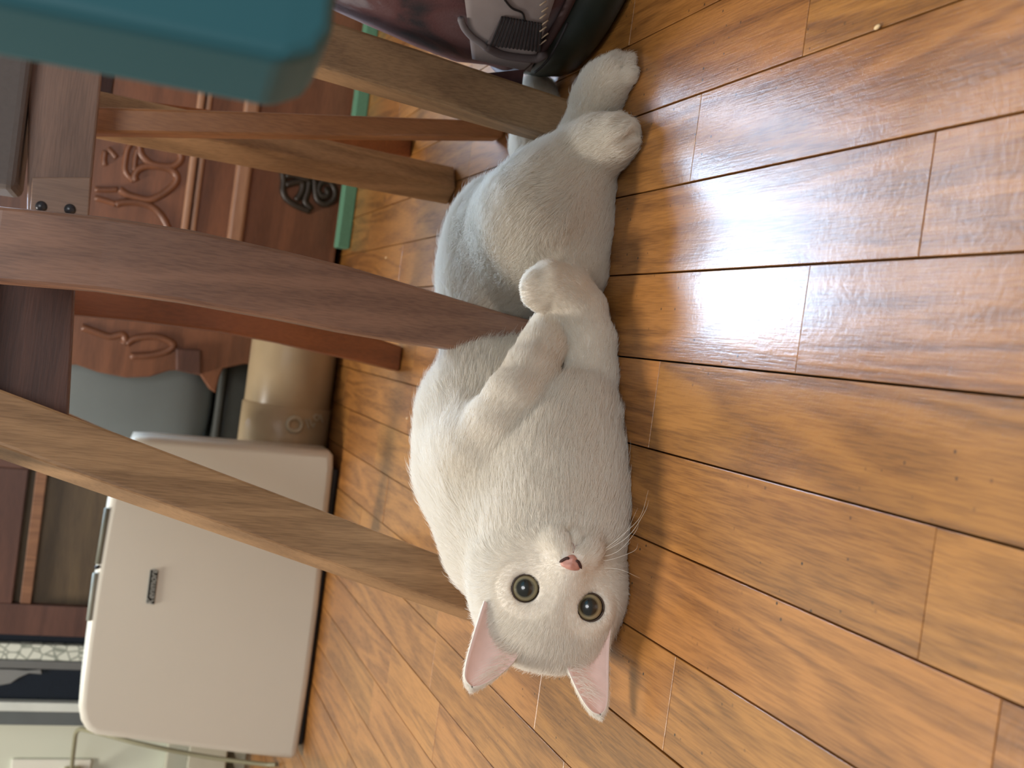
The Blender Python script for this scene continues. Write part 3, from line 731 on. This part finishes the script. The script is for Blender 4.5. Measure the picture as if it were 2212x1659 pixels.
# ================================================================== AIR PURIFIER
PY = 1.735
M_pur = plain('ivory_plastic', (208, 204, 190), .38, var=.012, scale=8)
M_blk = plain('black_plastic', (22, 22, 22), .5)
M_slot = plain('grey_plastic', (142, 146, 136), .5)
base = ground(690, 1300)
pur = thing('air_purifier', (base[0], PY + .1, 0), 'ivory white air purifier with small dark name badge standing against the wall', 'air purifier')
po = outline([(290, 943), (262, 1000), (236, 1070), (216, 1180), (198, 1290), (184, 1390), (173, 1480), (169, 1530), (174, 1560), (186, 1580), (206, 1591), (270, 1599), (400, 1616), (520, 1631), (630, 1643), (643, 1636), (651, 1585), (668, 1478), (690, 1312), (706, 1160), (722, 1010), (722, 985), (712, 974), (600, 966), (450, 954), (330, 944)], PY)
pb_ = slab('housing', po, PY, PY + .08, M_pur, pur, .017, 5)
pb_.data.polygons.foreach_set('use_smooth', [len(p.vertices) < 10 for p in pb_.data.polygons])
zmin = min(z for x, z in po)
fx0 = min(x for x, z in po); fx1 = max(x for x, z in po)
box('foot_plinth', (fx0 + .02, PY + .012, 0.0005), (fx1 - .03, PY + .07, zmin + .02), M_blk, pur, .003)
def pur_slot(p0, p1, w, mat, nm):
    a = yz(*p0, PY + .004); b_ = yz(*p1, PY + .004)
    n_ = (a + b_) / 2
    V_, F_ = tube_geo([a, b_], w, 8); return mobj(nm, V_, F_, mat, pur, True)
pur_slot((232, 1098), (212, 1218), .0042, plain('slot_grey', (104, 104, 90), .6), 'handle_slot')
pur_slot((206, 1238), (192, 1340), .0038, M_slot, 'control_strip')
pur_slot((209, 1222), (211, 1228), .004, M_blk, 'control_knob')
# badge with its name
bq = [yz(*p, PY - .0015) for p in ((325, 1231), (342, 1233), (333, 1305), (316, 1303))]
bo = [(p[0], p[2]) for p in bq]
badge = slab('badge', bo, PY - .0025, PY + .001, plain('badge_black', (40, 42, 38), .35), pur, .0006)
tcu = bpy.data.curves.new('badge_text', 'FONT'); tcu.body = 'Kenmore'; tcu.size = .0145; tcu.shear = .3; tcu.align_x = 'CENTER'; tcu.align_y = 'CENTER'; tcu.extrude = .0002
tob = bpy.data.objects.new('tmp_text', tcu); COL.objects.link(tob)
dg = bpy.context.evaluated_depsgraph_get(); tme = bpy.data.meshes.new_from_object(tob.evaluated_get(dg)); COL.objects.unlink(tob); bpy.data.objects.remove(tob)
bc_ = sum(bq) / 4; dirx = bq[0] - bq[3]; ax_x = (bq[1] + bq[0]) / 2 - (bq[2] + bq[3]) / 2; ang_ = math.atan2(ax_x[2], ax_x[0])
tme.transform(Matrix.Translation(Vector((bc_[0], PY - .0029, bc_[2]))) @ Matrix.Rotation(-ang_, 4, 'Y') @ Matrix.Rotation(math.pi / 2, 4, 'X'))
tme.materials.append(plain('badge_silver', (188, 192, 186), .3, metal=.4)); to = bpy.data.objects.new('lettering', tme); COL.objects.link(to); setpar(to, pur)

# ================================================================== CARVED DRESSER
DY = 1.965
g0 = ground(742, 480)
dr = thing('carved_dresser', (.25, DY + .15, 0), 'reddish brown wooden dresser with carved scrolls behind the chairs', 'dresser')
TOPZ = .57
left = outline([(166, 788), (211, 804), (273, 816), (324, 814), (365, 801), (379, 800), (433, 811), (453, 841), (466, 849), (474, 815), (482, 796), (529, 786), (570, 790), (640, 800)], DY)
zf = lambda px, py: yz(px, py, DY)
pts = [(left[0][0] - .02, TOPZ)] + left[:8] + left[8:] + [(left[-1][0] + .004, .012), (left[-1][0] + .05, .012), (.30, .012), (.30, .012), (.72, .012), (.72, TOPZ)]
slab('front_panel', pts, DY, DY + .03, M_dres, dr, .003)
box('carcass', (.035, DY + .03, .012), (.72, DY + .33, TOPZ), M_dres, dr, .003)
box('dresser_top', (.03, DY - .02, TOPZ), (.74, DY + .34, TOPZ + .02), M_dres, dr, .004)
# mouldings run across the front
def mould(p0, p1, w, mat, nm, prof=.012):
    a, b_ = yz(*p0, DY), yz(*p1, DY); d = b_ - a; e1 = a - d * .9 ; e2 = b_ + d * .55
    zc0, zc1 = a[2], b_[2]; z0 = (zc0 + zc1) / 2
    return box(nm, (min(a[0], b_[0]) - .085, DY - prof, z0 - w / 2), (.72, DY + .001, z0 + w / 2), mat, dr, min(w * .35, .006), 3)
mould((424, 295), (396, 508), .012, M_dresl, 'moulding')
mould((443, 298), (413, 511), .009, M_dresl, 'moulding', .008)
mould((530, 318), (505, 533), .026, M_dresl, 'moulding', .016)
def carve(ptl, r, mat, nm, par, y=DY - .001, sc=3.568, ox=180, oy=200):
    pts_ = spline([yz(a / sc + ox, b_ / sc + oy, y) for a, b_ in ptl], 5)
    return tube(nm, pts_, r, mat, par, 8)
for i, c in enumerate(([(640, 320), (700, 380), (740, 440), (755, 500), (730, 545), (670, 570), (560, 560), (490, 525), (445, 470), (435, 410), (450, 385)],
          [(405, 680), (395, 640), (430, 590), (500, 565), (600, 570), (680, 595), (720, 640), (715, 690), (670, 740), (600, 790), (510, 825), (400, 805), (330, 780), (280, 745)],
          [(250, 860), (320, 845), (420, 845), (510, 870), (580, 920), (630, 990), (665, 1080), (690, 1180), (680, 1300)],
          [(375, 380), (340, 440), (325, 520), (320, 590), (345, 640), (390, 680)], [(420, 430), (400, 520), (395, 600)],
          [(190, 430), (230, 470), (255, 500)], [(170, 450), (160, 520), (170, 560)], [(90, 745), (190, 750), (265, 745)], [(90, 810), (200, 840), (250, 860)])):
    carve(c, .0062 if i < 3 else .0048, M_dres, 'carved_scroll', dr)
for c in ([(130, 420), (300, 480), (430, 520), (560, 500), (590, 560), (570, 600)], [(600, 600), (700, 540), (900, 520), (1040, 560), (1100, 615), (1020, 680), (850, 720), (640, 730)]):
    carve(c, .006, M_dres, 'carved_scroll', dr, DY - .001, 4.88, 150, 620)
o = outline([(379, 752), (433, 755), (433, 808), (379, 799)], DY); slab('corner_block', o, DY - .014, DY + .001, M_dark, dr, .003)
# dark cast ornament
M_orn = plain('dark_ornament', (46, 36, 26), .45, var=.1)
for c in ([(1590, 545), (1540, 600), (1545, 680), (1540, 760), (1570, 820), (1640, 870), (1750, 915)], [(1560, 640), (1640, 640), (1720, 670), (1760, 640)], [(1560, 710), (1650, 690), (1690, 700), (1680, 770), (1640, 830)],
          [(1740, 680), (1730, 760), (1710, 840), (1760, 900)], [(1600, 550), (1700, 600), (1760, 640), (1830, 600)], [(1780, 660), (1790, 760), (1810, 830), (1870, 860), (1930, 820), (1940, 750), (1900, 690), (1840, 690), (1810, 750), (1840, 800), (1880, 790), (1880, 750), (1860, 745)]):
    carve(c, .0058, M_orn, 'ornament', dr, DY - .003)
# green strip on the floor along the dresser
gs = [ground(778, 196), ground(742, 541)]
tag(box('felt_strip', (gs[1][0], DY - .065, .0006), (.62, DY - .03, .022), plain('green_felt', (92, 140, 112), .8, bump=.3, scale=160), None, .002), 'narrow green board lying on the floor along the dresser', 'board')

# ================================================================== WRAPPED ROLL, BAG, CRATE behind
rc, rr_ = rest(645, 850, 90); rr_ = .072
cy = 1.89
tl = thing('wrapped_roll', (-.08, cy, 0), 'plastic wrapped beige roll lying on the floor beside the air purifier', 'roll')
def cyl_x(name, x0, x1, y, z, r, mat, parent, n=40, bev=.004):
    rings = [[(x, y + (r - d) * math.cos(2 * math.pi * k / n), z + (r - d) * math.sin(2 * math.pi * k / n)) for k in range(n)] for x, d in ((x0, bev), (x0 + bev, 0), (x1 - bev, 0), (x1, bev))]
    o_ = loft(name, rings, mat, parent, 0); o_.data.polygons.foreach_set('use_smooth', [len(p.vertices) == 4 for p in o_.data.polygons]); return o_
M_roll = plain('wrapped_kraft', (172, 152, 120), .28, var=.12, scale=14, bump=.25)
xr0 = yz(640, 1010, cy)[0]; xr1 = .055
cyl_x('roll_core', xr0, xr1, cy, rr_ + .0008, rr_, M_roll, tl)
cyl_x('outer_wrap', xr0 - .02, yz(545, 862, cy)[0], cy, rr_ + .0012, rr_ + .0024, M_roll, tl)
M_print = plain('pale_print', (176, 166, 142), .4)
def on_roll(px, py, lift_=.0035):
    p = yz(px, py, cy - rr_); # project onto the cylinder front
    r = ray(px, py); lo_, hi_ = 1.5, 2.1
    for t in np.linspace(1.6, 2.0, 400):
        q = CP + r * t / r[1]
        if (q[1] - cy) ** 2 + (q[2] - rr_) ** 2 < (rr_ + lift_) ** 2: return q
    return p
tube('printed_ring', [on_roll(637 + 15 * math.cos(t), 917 + 15 * math.sin(t)) for t in np.linspace(0, 2 * math.pi, 25)], .0042, M_print, tl, 6)
for c in ([(660, 905), (668, 926)], [(668, 905), (676, 922), (680, 914)], [(678, 900), (684, 908), (690, 902), (684, 896), (678, 900)], [(692, 896), (697, 912)]):
    tube('printed_stroke', spline([on_roll(*q) for q in c], 4), .0016, M_print, tl, 6)
ct = yz(463, 900, 2.01)[2]
crate = thing('storage_crate', (-.08, 2.1, 0), 'dark grey storage crate in the shadow behind the wrapped roll', 'crate')
M_cr = plain('dark_crate', (60, 62, 58), .6)
box('crate_body', (-.24, 2.01, .0006), (.02, 2.21, ct - .012), M_cr, crate, .008)
box('crate_lid', (-.245, 2.005, ct - .012), (.025, 2.215, ct), plain('crate_lid', (72, 74, 70), .55), crate, .004)
bx0 = yz(300, 950, 2.11)[0]; bx1 = yz(380, 780, 2.11)[0]
bag2 = thing('grey_bag', (-.1, 2.09, ct), 'soft grey fabric bag with rounded corners standing on the dark crate', 'bag')
def pillow(name, c, r, mat, parent, e=.45, n=36, m_=22):
    V_ = []; F_ = []
    sp = lambda v, q: math.copysign(abs(v) ** q, v)
    for j in range(m_ + 1):
        th = -math.pi / 2 + math.pi * j / m_
        for i in range(n):
            ph = 2 * math.pi * i / n; V_.append((c[0] + r[0] * sp(math.cos(th), e) * sp(math.cos(ph), e), c[1] + r[1] * sp(math.cos(th), e) * sp(math.sin(ph), e), c[2] + r[2] * sp(math.sin(th), e)))
    for j in range(m_):
        for i in range(n): F_.append((j * n + i, j * n + (i + 1) % n, (j + 1) * n + (i + 1) % n, (j + 1) * n + i))
    return mobj(name, V_, F_, mat, parent, True)
M_gf = plain('grey_fabric', (112, 118, 116), .9, var=.06, scale=9, bump=.15)
pillow('bag_body', ((-.235 + .015) / 2, 2.09, ct + .15), (.135, .085, .149), M_gf, bag2)
tube('bag_handle', spline([(-.17, 2.09, ct + .29), (-.15, 2.085, ct + .33), (-.08, 2.085, ct + .335), (-.06, 2.09, ct + .29)], 6), .008, M_gf, bag2)

# ================================================================== LEFT BACKGROUND: cabinet, glazed unit, outlet, heater
CY = 2.06
cab = thing('cabinet', (-.35, CY + .1, 0), 'dark brown framed wooden cabinet standing behind the air purifier', 'cabinet')
xl = yz(100, 1372, CY)[0]; xr = yz(60, 950, CY)[0]
zt = .62
box('cabinet_body', (xl, CY + .012, .0006), (xr, CY + .2, zt), M_panel, cab, .003)
xs = yz(100, 1306, CY)[0]
box('stile', (xl, CY - .006, .0006), (xs, CY + .012, zt), M_dark, cab, .002)
box('stile', (xr - .05, CY - .006, .0006), (xr, CY + .012, zt), M_dark, cab, .002)
zz0 = yz(62, 1150, CY)[2]; zz1 = yz(86, 1150, CY)[2]
box('rail', (xs, CY - .006, zz0 + .012), (xr - .05, CY + .012, zt), M_dark, cab, .002)
box('inlay_strip', (xs, CY - .002, zz1), (xr - .05, CY + .012, zz0), M_strip, cab, .001)
box('rail', (xs, CY - .006, .0006), (xr - .05, CY + .012, .07), M_dark, cab, .002)
GY = 2.12
gl = thing('glazed_screen', (-.6, GY, 0), 'narrow dark glazed screen with a white patterned strip left of the cabinet', 'screen')
def vstrip(nm, p_hi, p_lo, y0, y1, mat, par=gl, bev=.002, zt_=.9):
    xa = yz(90, p_hi, GY)[0]; xb = yz(90, p_lo, GY)[0]; return box(nm, (min(xa, xb), y0, .0006), (max(xa, xb), y1, zt_), mat, par, bev)
M_navy = plain('dark_glass', (22, 30, 40), .12, var=.05); M_gg = plain('grey_frame', (104, 106, 104), .5)
vstrip('frame_bar', 1352, 1372, GY - .005, GY + .03, plain('taupe_frame', (86, 80, 74), .5))
vstrip('glass_pane', 1372, 1392, GY + .01, GY + .02, M_navy)
m, nt, bb = mat_new('patterned_strip'); N, L = nt.nodes, nt.links
vt = N.new('ShaderNodeTexVoronoi'); vt.feature = 'DISTANCE_TO_EDGE'; vt.inputs['Scale'].default_value = 60; tcx = N.new('ShaderNodeTexCoord'); L.new(tcx.outputs['Object'], vt.inputs['Vector'])
cr2 = N.new('ShaderNodeValToRGB'); cr2.color_ramp.elements[0].color = s2l((120, 128, 116)); cr2.color_ramp.elements[1].position = .12; cr2.color_ramp.elements[1].color = s2l((214, 218, 204)); L.new(vt.outputs['Distance'], cr2.inputs[0]); L.new(cr2.outputs[0], bb.inputs['Base Color']); bb.inputs['Roughness'].default_value = .6
vstrip('patterned_strip', 1392, 1426, GY - .002, GY + .025, m)
vstrip('frame_bar', 1426, 1444, GY - .005, GY + .03, M_gg)
vstrip('glass_pane', 1444, 1516, GY + .01, GY + .02, M_navy)
lf = outline([(-40, 1446), (30, 1448), (60, 1450), (88, 1448), (90, 1458), (62, 1456), (40, 1466), (22, 1478), (0, 1482), (-40, 1484)], GY)
slab('leaf_decoration', lf, GY + .004, GY + .010, plain('grey_leaf', (120, 122, 120), .6), gl, .001)
vstrip('frame_bar', 1516, 1536, GY - .005, GY + .03, plain('white_frame', (208, 214, 206), .5))
vstrip('frame_bar', 1536, 1572, GY + .01, GY + .03, plain('slate_frame', (92, 98, 98), .5))
# wall outlet and the cord of the purifier
WO = WY - .001
oq = outline([(26, 1637), (196, 1655), (190, 1690), (20, 1672)], WY)
ol = thing('wall_outlet', (oq[0][0] - .03, WY - .004, oq[0][1] - .05), 'white wall outlet plate with a beige plug on the pale wall', 'outlet')
oz0 = oq[1][1]; oz1 = oq[0][1]; ox1 = (oq[0][0] + oq[1][0]) / 2 + .008
box('outlet_plate', (ox1 - .075, WY - .008, oz0), (ox1, WY - .0005, oz1), M_white, ol, .002)
box('plug', (ox1 - .045, WY - .03, oz0 + .02), (ox1 - .012, WY - .008, oz0 + .05), plain('beige_plug', (176, 168, 130), .5), ol, .004)
ps = [(ox1 - .02, WY - .03, oz0 + .035), yz(160, 1612, 2.2), yz(168, 1578, 2.12), yz(200, 1580, 2.05), yz(300, 1606, 2.0), yz(430, 1632, 1.98), yz(560, 1650, 1.95), yz(628, 1652, 1.93)]
pc = [np.asarray(q, float) for q in ps]; pc[-1][2] = max(.004, pc[-1][2])
tag(tube('power_cord', spline(pc, 8), .004, plain('olive_cord', (138, 134, 106), .5), None, 8), 'olive grey power cord hanging from the outlet beside the air purifier', 'cord')
ht = thing('baseboard_heater', (-.95, 2.22, 0), 'pale metal baseboard heater with fins along the wall behind the air purifier', 'heater')
M_ht = plain('heater_metal', (186, 184, 164), .4)
hx1 = yz(560, 1618, 2.2)[0]
box('heater_back', (-1.6, 2.285, .0006), (hx1, 2.319, .16), M_ht, ht, .003)
box('heater_front', (-1.6, 2.215, .05), (hx1, 2.223, .125), M_ht, ht, .003)
for i in range(26):
    x = hx1 - .012 - i * .02; box('fin', (x - .001, 2.225, .03), (x + .001, 2.283, .12), plain('fin_metal', (120, 116, 96), .5) if i == 0 else bpy.data.materials['fin_metal'], ht, 0)
tag(box('baseboard_back', (hx1 + .01, WY - .015, .0006), (2.55, WY - .0005, .09), M_white, None, .003), kind='structure')

# ================================================================== PRINTED BAG on the right
gL = ground(1228, 192); R_ = .168
bc0 = np.array([gL[0] + R_ + .008, gL[1] - .009, 0])
pbg = thing('printed_bag', bc0, 'round soft bag with faded mauve print and dark green base beside the hind paws', 'bag')
def bag_ring(z, rad, dx=0., dy=0., n=48, wob=0., zj=0.):
    out = []
    for k in range(n):
        t = 2 * math.pi * k / n; r = rad * (1 + wob * mnoise.noise(Vector((math.cos(t) * 2, math.sin(t) * 2, z * 9 + 3))))
        out.append((bc0[0] + dx + r * math.cos(t), bc0[1] + dy + r * math.sin(t), z + zj * mnoise.noise(Vector((math.cos(t) * 3, math.sin(t) * 3, 7)))))
    return out
M_bag = None
m, nt, bb = mat_new('faded_print'); N, L = nt.nodes, nt.links
tcx = N.new('ShaderNodeTexCoord'); n1 = N.new('ShaderNodeTexNoise'); n1.inputs['Scale'].default_value = 9; n1.inputs['Detail'].default_value = 6; n1.inputs['Distortion'].default_value = 1.2; L.new(tcx.outputs['Object'], n1.inputs['Vector'])
cr3 = N.new('ShaderNodeValToRGB'); e = cr3.color_ramp.elements; e[0].position = .32; e[0].color = s2l((34, 28, 32)); e[1].position = .72; e[1].color = s2l((134, 122, 124))
for pos, c in ((.44, (86, 50, 50)), (.55, (96, 66, 66)), (.62, (112, 100, 104))): q = e.new(pos); q.color = s2l(c)
L.new(n1.outputs['Fac'], cr3.inputs[0]); L.new(cr3.outputs[0], bb.inputs['Base Color']); bb.inputs['Roughness'].default_value = .8
n2 = N.new('ShaderNodeTexNoise'); n2.inputs['Scale'].default_value = 420; L.new(tcx.outputs['Object'], n2.inputs['Vector']); bp = N.new('ShaderNodeBump'); bp.inputs['Strength'].default_value = .3; bp.inputs['Distance'].default_value = .001; L.new(n2.outputs['Fac'], bp.inputs['Height']); L.new(bp.outputs[0], bb.inputs['Normal'])
M_print2 = m
M_green = plain('dark_green_base', (34, 42, 36), .35, var=.08)
BH = .052
loft('base', [bag_ring(.0008, R_ - .012), bag_ring(.006, R_ - .003), bag_ring(.02, R_), bag_ring(BH, R_ + .001)], M_green, pbg, 0, True)
ring_s = [bag_ring(BH - .002, R_ + .002)]
for z, d, ddx in ((.07, .004, 0), (.10, .004, .0), (.14, .0, .003), (.18, -.003, .006), (.22, -.006, .010), (.27, -.010, .014), (.33, -.016, .020), (.34, -.03, .02)): ring_s.append(bag_ring(z, R_ + d, ddx, 0, 48, .04))
side = loft('printed_side', ring_s, M_print2, pbg, 0, True)
tube('trim_band', [np.array(p) for p in bag_ring(BH, R_ + .003, 0, 0, 49)] , .0042, plain('maroon_trim', (64, 40, 38), .7), pbg, 6)
def bag_surf(px, py, off=.003):
    """first hit of the photo ray with the bag wall"""
    r = ray(px, py)
    prof = [(BH, R_ + .002, 0), (.07, R_ + .004, 0), (.10, R_ + .004, 0), (.14, R_, .003), (.18, R_ - .003, .006), (.22, R_ - .006, .010), (.27, R_ - .010, .014), (.33, R_ - .016, .02)]
    zs = [p[0] for p in prof]
    best = (9, None)
    for t in np.arange(.55, 1.2, .001):
        q = CP + r * t; rad = np.interp(q[2], zs, [p[1] for p in prof]); dx = np.interp(q[2], zs, [p[2] for p in prof])
        d = np.array([q[0] - bc0[0] - dx, q[1] - bc0[1]])
        e_ = np.hypot(*d) - rad - off
        if e_ < 0: return q
        if e_ < best[0]: best = (e_, np.array([bc0[0] + dx + d[0] / np.hypot(*d) * (rad + off), bc0[1] + d[1] / np.hypot(*d) * (rad + off), q[2]]))
    return best[1]
def patch(nm, poly, mat, par, off, nx=14, ny=14):
    """quad patch (4 corner pixels) wrapped on the bag wall, with thickness"""
    A, B, C_, D_ = [np.array(p, float) for p in poly]; V_ = []; F_ = []
    for o_ in (off, 0.0):
        for j in range(ny):
            for i in range(nx):
                u, v = i / (nx - 1), j / (ny - 1); p = (A * (1 - u) + B * u) * (1 - v) + (D_ * (1 - u) + C_ * u) * v
                V_.append(bag_surf(p[0], p[1], o_ + .001))
    n_ = nx * ny
    for j in range(ny - 1):
        for i in range(nx - 1):
            q = (j * nx + i, j * nx + i + 1, (j + 1) * nx + i + 1, (j + 1) * nx + i); F_.append(q); F_.append(tuple(k + n_ for k in q[::-1]))
    rim = list(range(nx)) + [j * nx + nx - 1 for j in range(1, ny)] + [(ny - 1) * nx + i for i in range(nx - 2, -1, -1)] + [j * nx for j in range(ny - 2, -1, -1)]
    for a, b_ in zip(rim[:-1], rim[1:]): F_.append((b_, a, a + n_, b_ + n_))
    return mobj(nm, V_, F_, mat, par, True)
M_gp = plain('grey_panel', (146, 134, 132), .85, var=.08, scale=40, bump=.2)
M_rib = plain('ribbed_panel', (92, 80, 80), .8, var=.1)
M_blkl = plain('black_line', (30, 26, 30), .7)
pock = patch('grey_panel', ((1000, -30), (1208, -30), (1146, 156), (1020, 128)), M_gp, pbg, .0035)
rib = patch('ribbed_panel', ((1082, 36), (1172, 52), (1168, 112), (1050, 98)), M_rib, pock, .005)
for i in range(14):
    u = (i + .5) / 14; a = np.array([1082, 36]) * (1 - u) + np.array([1172, 52]) * u; b_ = np.array([1056, 98]) * (1 - u) + np.array([1170, 112]) * u
    tube('rib', [bag_surf(*(a * (1 - t) + b_ * t), .0062) for t in np.linspace(0, 1, 6)], .0010, M_blkl if i % 1 == 0 else M_gp, rib, 5)
tube('bumper_band', spline([bag_surf(x, y, .006) for x, y in ((1050, 100), (1080, 116), (1120, 124), (1160, 126), (1176, 116))], 5), .0042, M_rib, pock, 6)
tube('strap', spline([bag_surf(x, y, .006) for x, y in ((995, 40), (1003, 60), (1020, 80), (1042, 96), (1050, 104))], 5), .0030, plain('pale_strap', (132, 124, 126), .6), pock, 6)
tube('seam', spline([bag_surf(x, y, .006) for x, y in ((1226, 50), (1210, 84), (1190, 120), (1172, 142), (1156, 156))], 5), .0011, M_blkl, pock, 5)
tube('seam', spline([bag_surf(x, y, .0055) for x, y in ((1090, 0), (1106, 18), (1128, 28), (1134, 46))], 5), .0009, M_blkl, pock, 5)
for k in range(7):
    y0 = 2 + k * 14; x0 = 1172 + (k % 2) * 4
    tube('stitch', [bag_surf(x0 - 6, y0 + 10, .0065), bag_surf(x0 + 8, y0, .0065)], .0007, plain('pale_thread', (176, 152, 128), .7) if k == 0 else bpy.data.materials['pale_thread'], pock, 5)
# frayed flap corner
zf_ = depth(bag_surf(1085, 150)) - .016
V_ = [at(1030, 160, zf_), at(1132, 150, zf_), at(1128, 182, zf_ + .004), at(1082, 211, zf_ + .008), at(1056, 190, zf_ + .006)]
fl_ = [np.array(v) for v in V_]; bk_ = [v + FW * .002 for v in fl_]
mobj('flap', fl_ + bk_, [(0, 1, 2, 3, 4), (9, 8, 7, 6, 5)] + [(i, i + 5, (i + 1) % 5 + 5, (i + 1) % 5) for i in range(5)], M_print2, pbg)

# ================================================================== TEAL BOX, close to the lens (out of focus)
M_teal = plain('teal_plastic', (44, 98, 108), .45, var=.03, scale=5)
e0 = at(380, 75, .290); l0 = at(380, 200, .318); r0_ = at(380, -330, .302)
zb0 = at(728, 120, .30)[2]
tb = thing('plastic_box', (e0[0], e0[1], zb0), 'teal plastic box in the upper foreground, large and out of focus', 'box')
fp = [np.array([l0[0], l0[1]]), np.array([e0[0], e0[1]]), np.array([r0_[0], r0_[1]])]
bk = fp[2] + (fp[0] - fp[1]) * 2.4; bl = fp[0] + (fp[0] - fp[1]) * 1.4
fp[2] = fp[1] + (fp[2] - fp[1]) / np.linalg.norm(fp[2] - fp[1]) * .42; foot = [fp[0], fp[1], fp[2], fp[2] + (fp[0] - fp[1]) * 1.0]
rings = []
for z, inset in ((zb0, .012), (zb0 + .004, .005), (zb0 + .012, .0), (zb0 + .30, -.004)):
    c_ = sum(foot) / 4; rings.append([tuple(p + (c_ - p) / np.linalg.norm(c_ - p) * inset) + (z,) for p in foot])
loft('box_body', rings, M_teal, tb, .004, False, 3)
rings = [[tuple(p - (sum(foot) / 4 - p) / np.linalg.norm(sum(foot) / 4 - p) * i_) + (z,) for p in foot] for z, i_ in ((zb0 + .30, .006), (zb0 + .325, .006))]
loft('box_lid', rings, M_teal, tb, .004)
stc = (foot[2] + foot[3]) / 2
stl = thing('stool', (float(stc[0]) + .08, float(stc[1]), 0), 'plain wooden stool carrying the teal plastic box', 'stool')
sx, sy = float(stc[0]) - .05, float(stc[1]) - .13
box('stool_top', (sx, sy, zb0 - .022), (sx + .26, sy + .26, zb0 - .0005), M_oak, stl, .004)
for ax_, ay_ in ((.06, .02), (.24, .02), (.06, .24), (.24, .24)): box('leg', (sx + ax_ - .014, sy + ay_ - .014, .0006), (sx + ax_ + .014, sy + ay_ + .014, zb0 - .022), M_oak, stl, .003)

# crumbs and stray hairs on the floor
for i, (px, py, lab) in enumerate(((1900, 60, 'pale crumb on the floor joint at the right foreground'), (882, 904, 'pale crumb on the floor beside the back of the cat'), (836, 557, 'pale crumb on the floor in front of the dresser'))):
    g = ground(px, py); V_, F_ = uvs(g + (0, 0, .0016), (np.array([1., .3, 0]) / 1.044, np.array([-.3, 1, 0]) / 1.044, np.array([0, 0, 1.])), (.0013, .0024, .0012), 10, 6)
    tag(mobj('crumb', V_, F_, plain('crumb', (226, 196, 150), .7) if i == 0 else bpy.data.materials['crumb'], None, True), lab, 'crumb', 'crumbs on the floor')
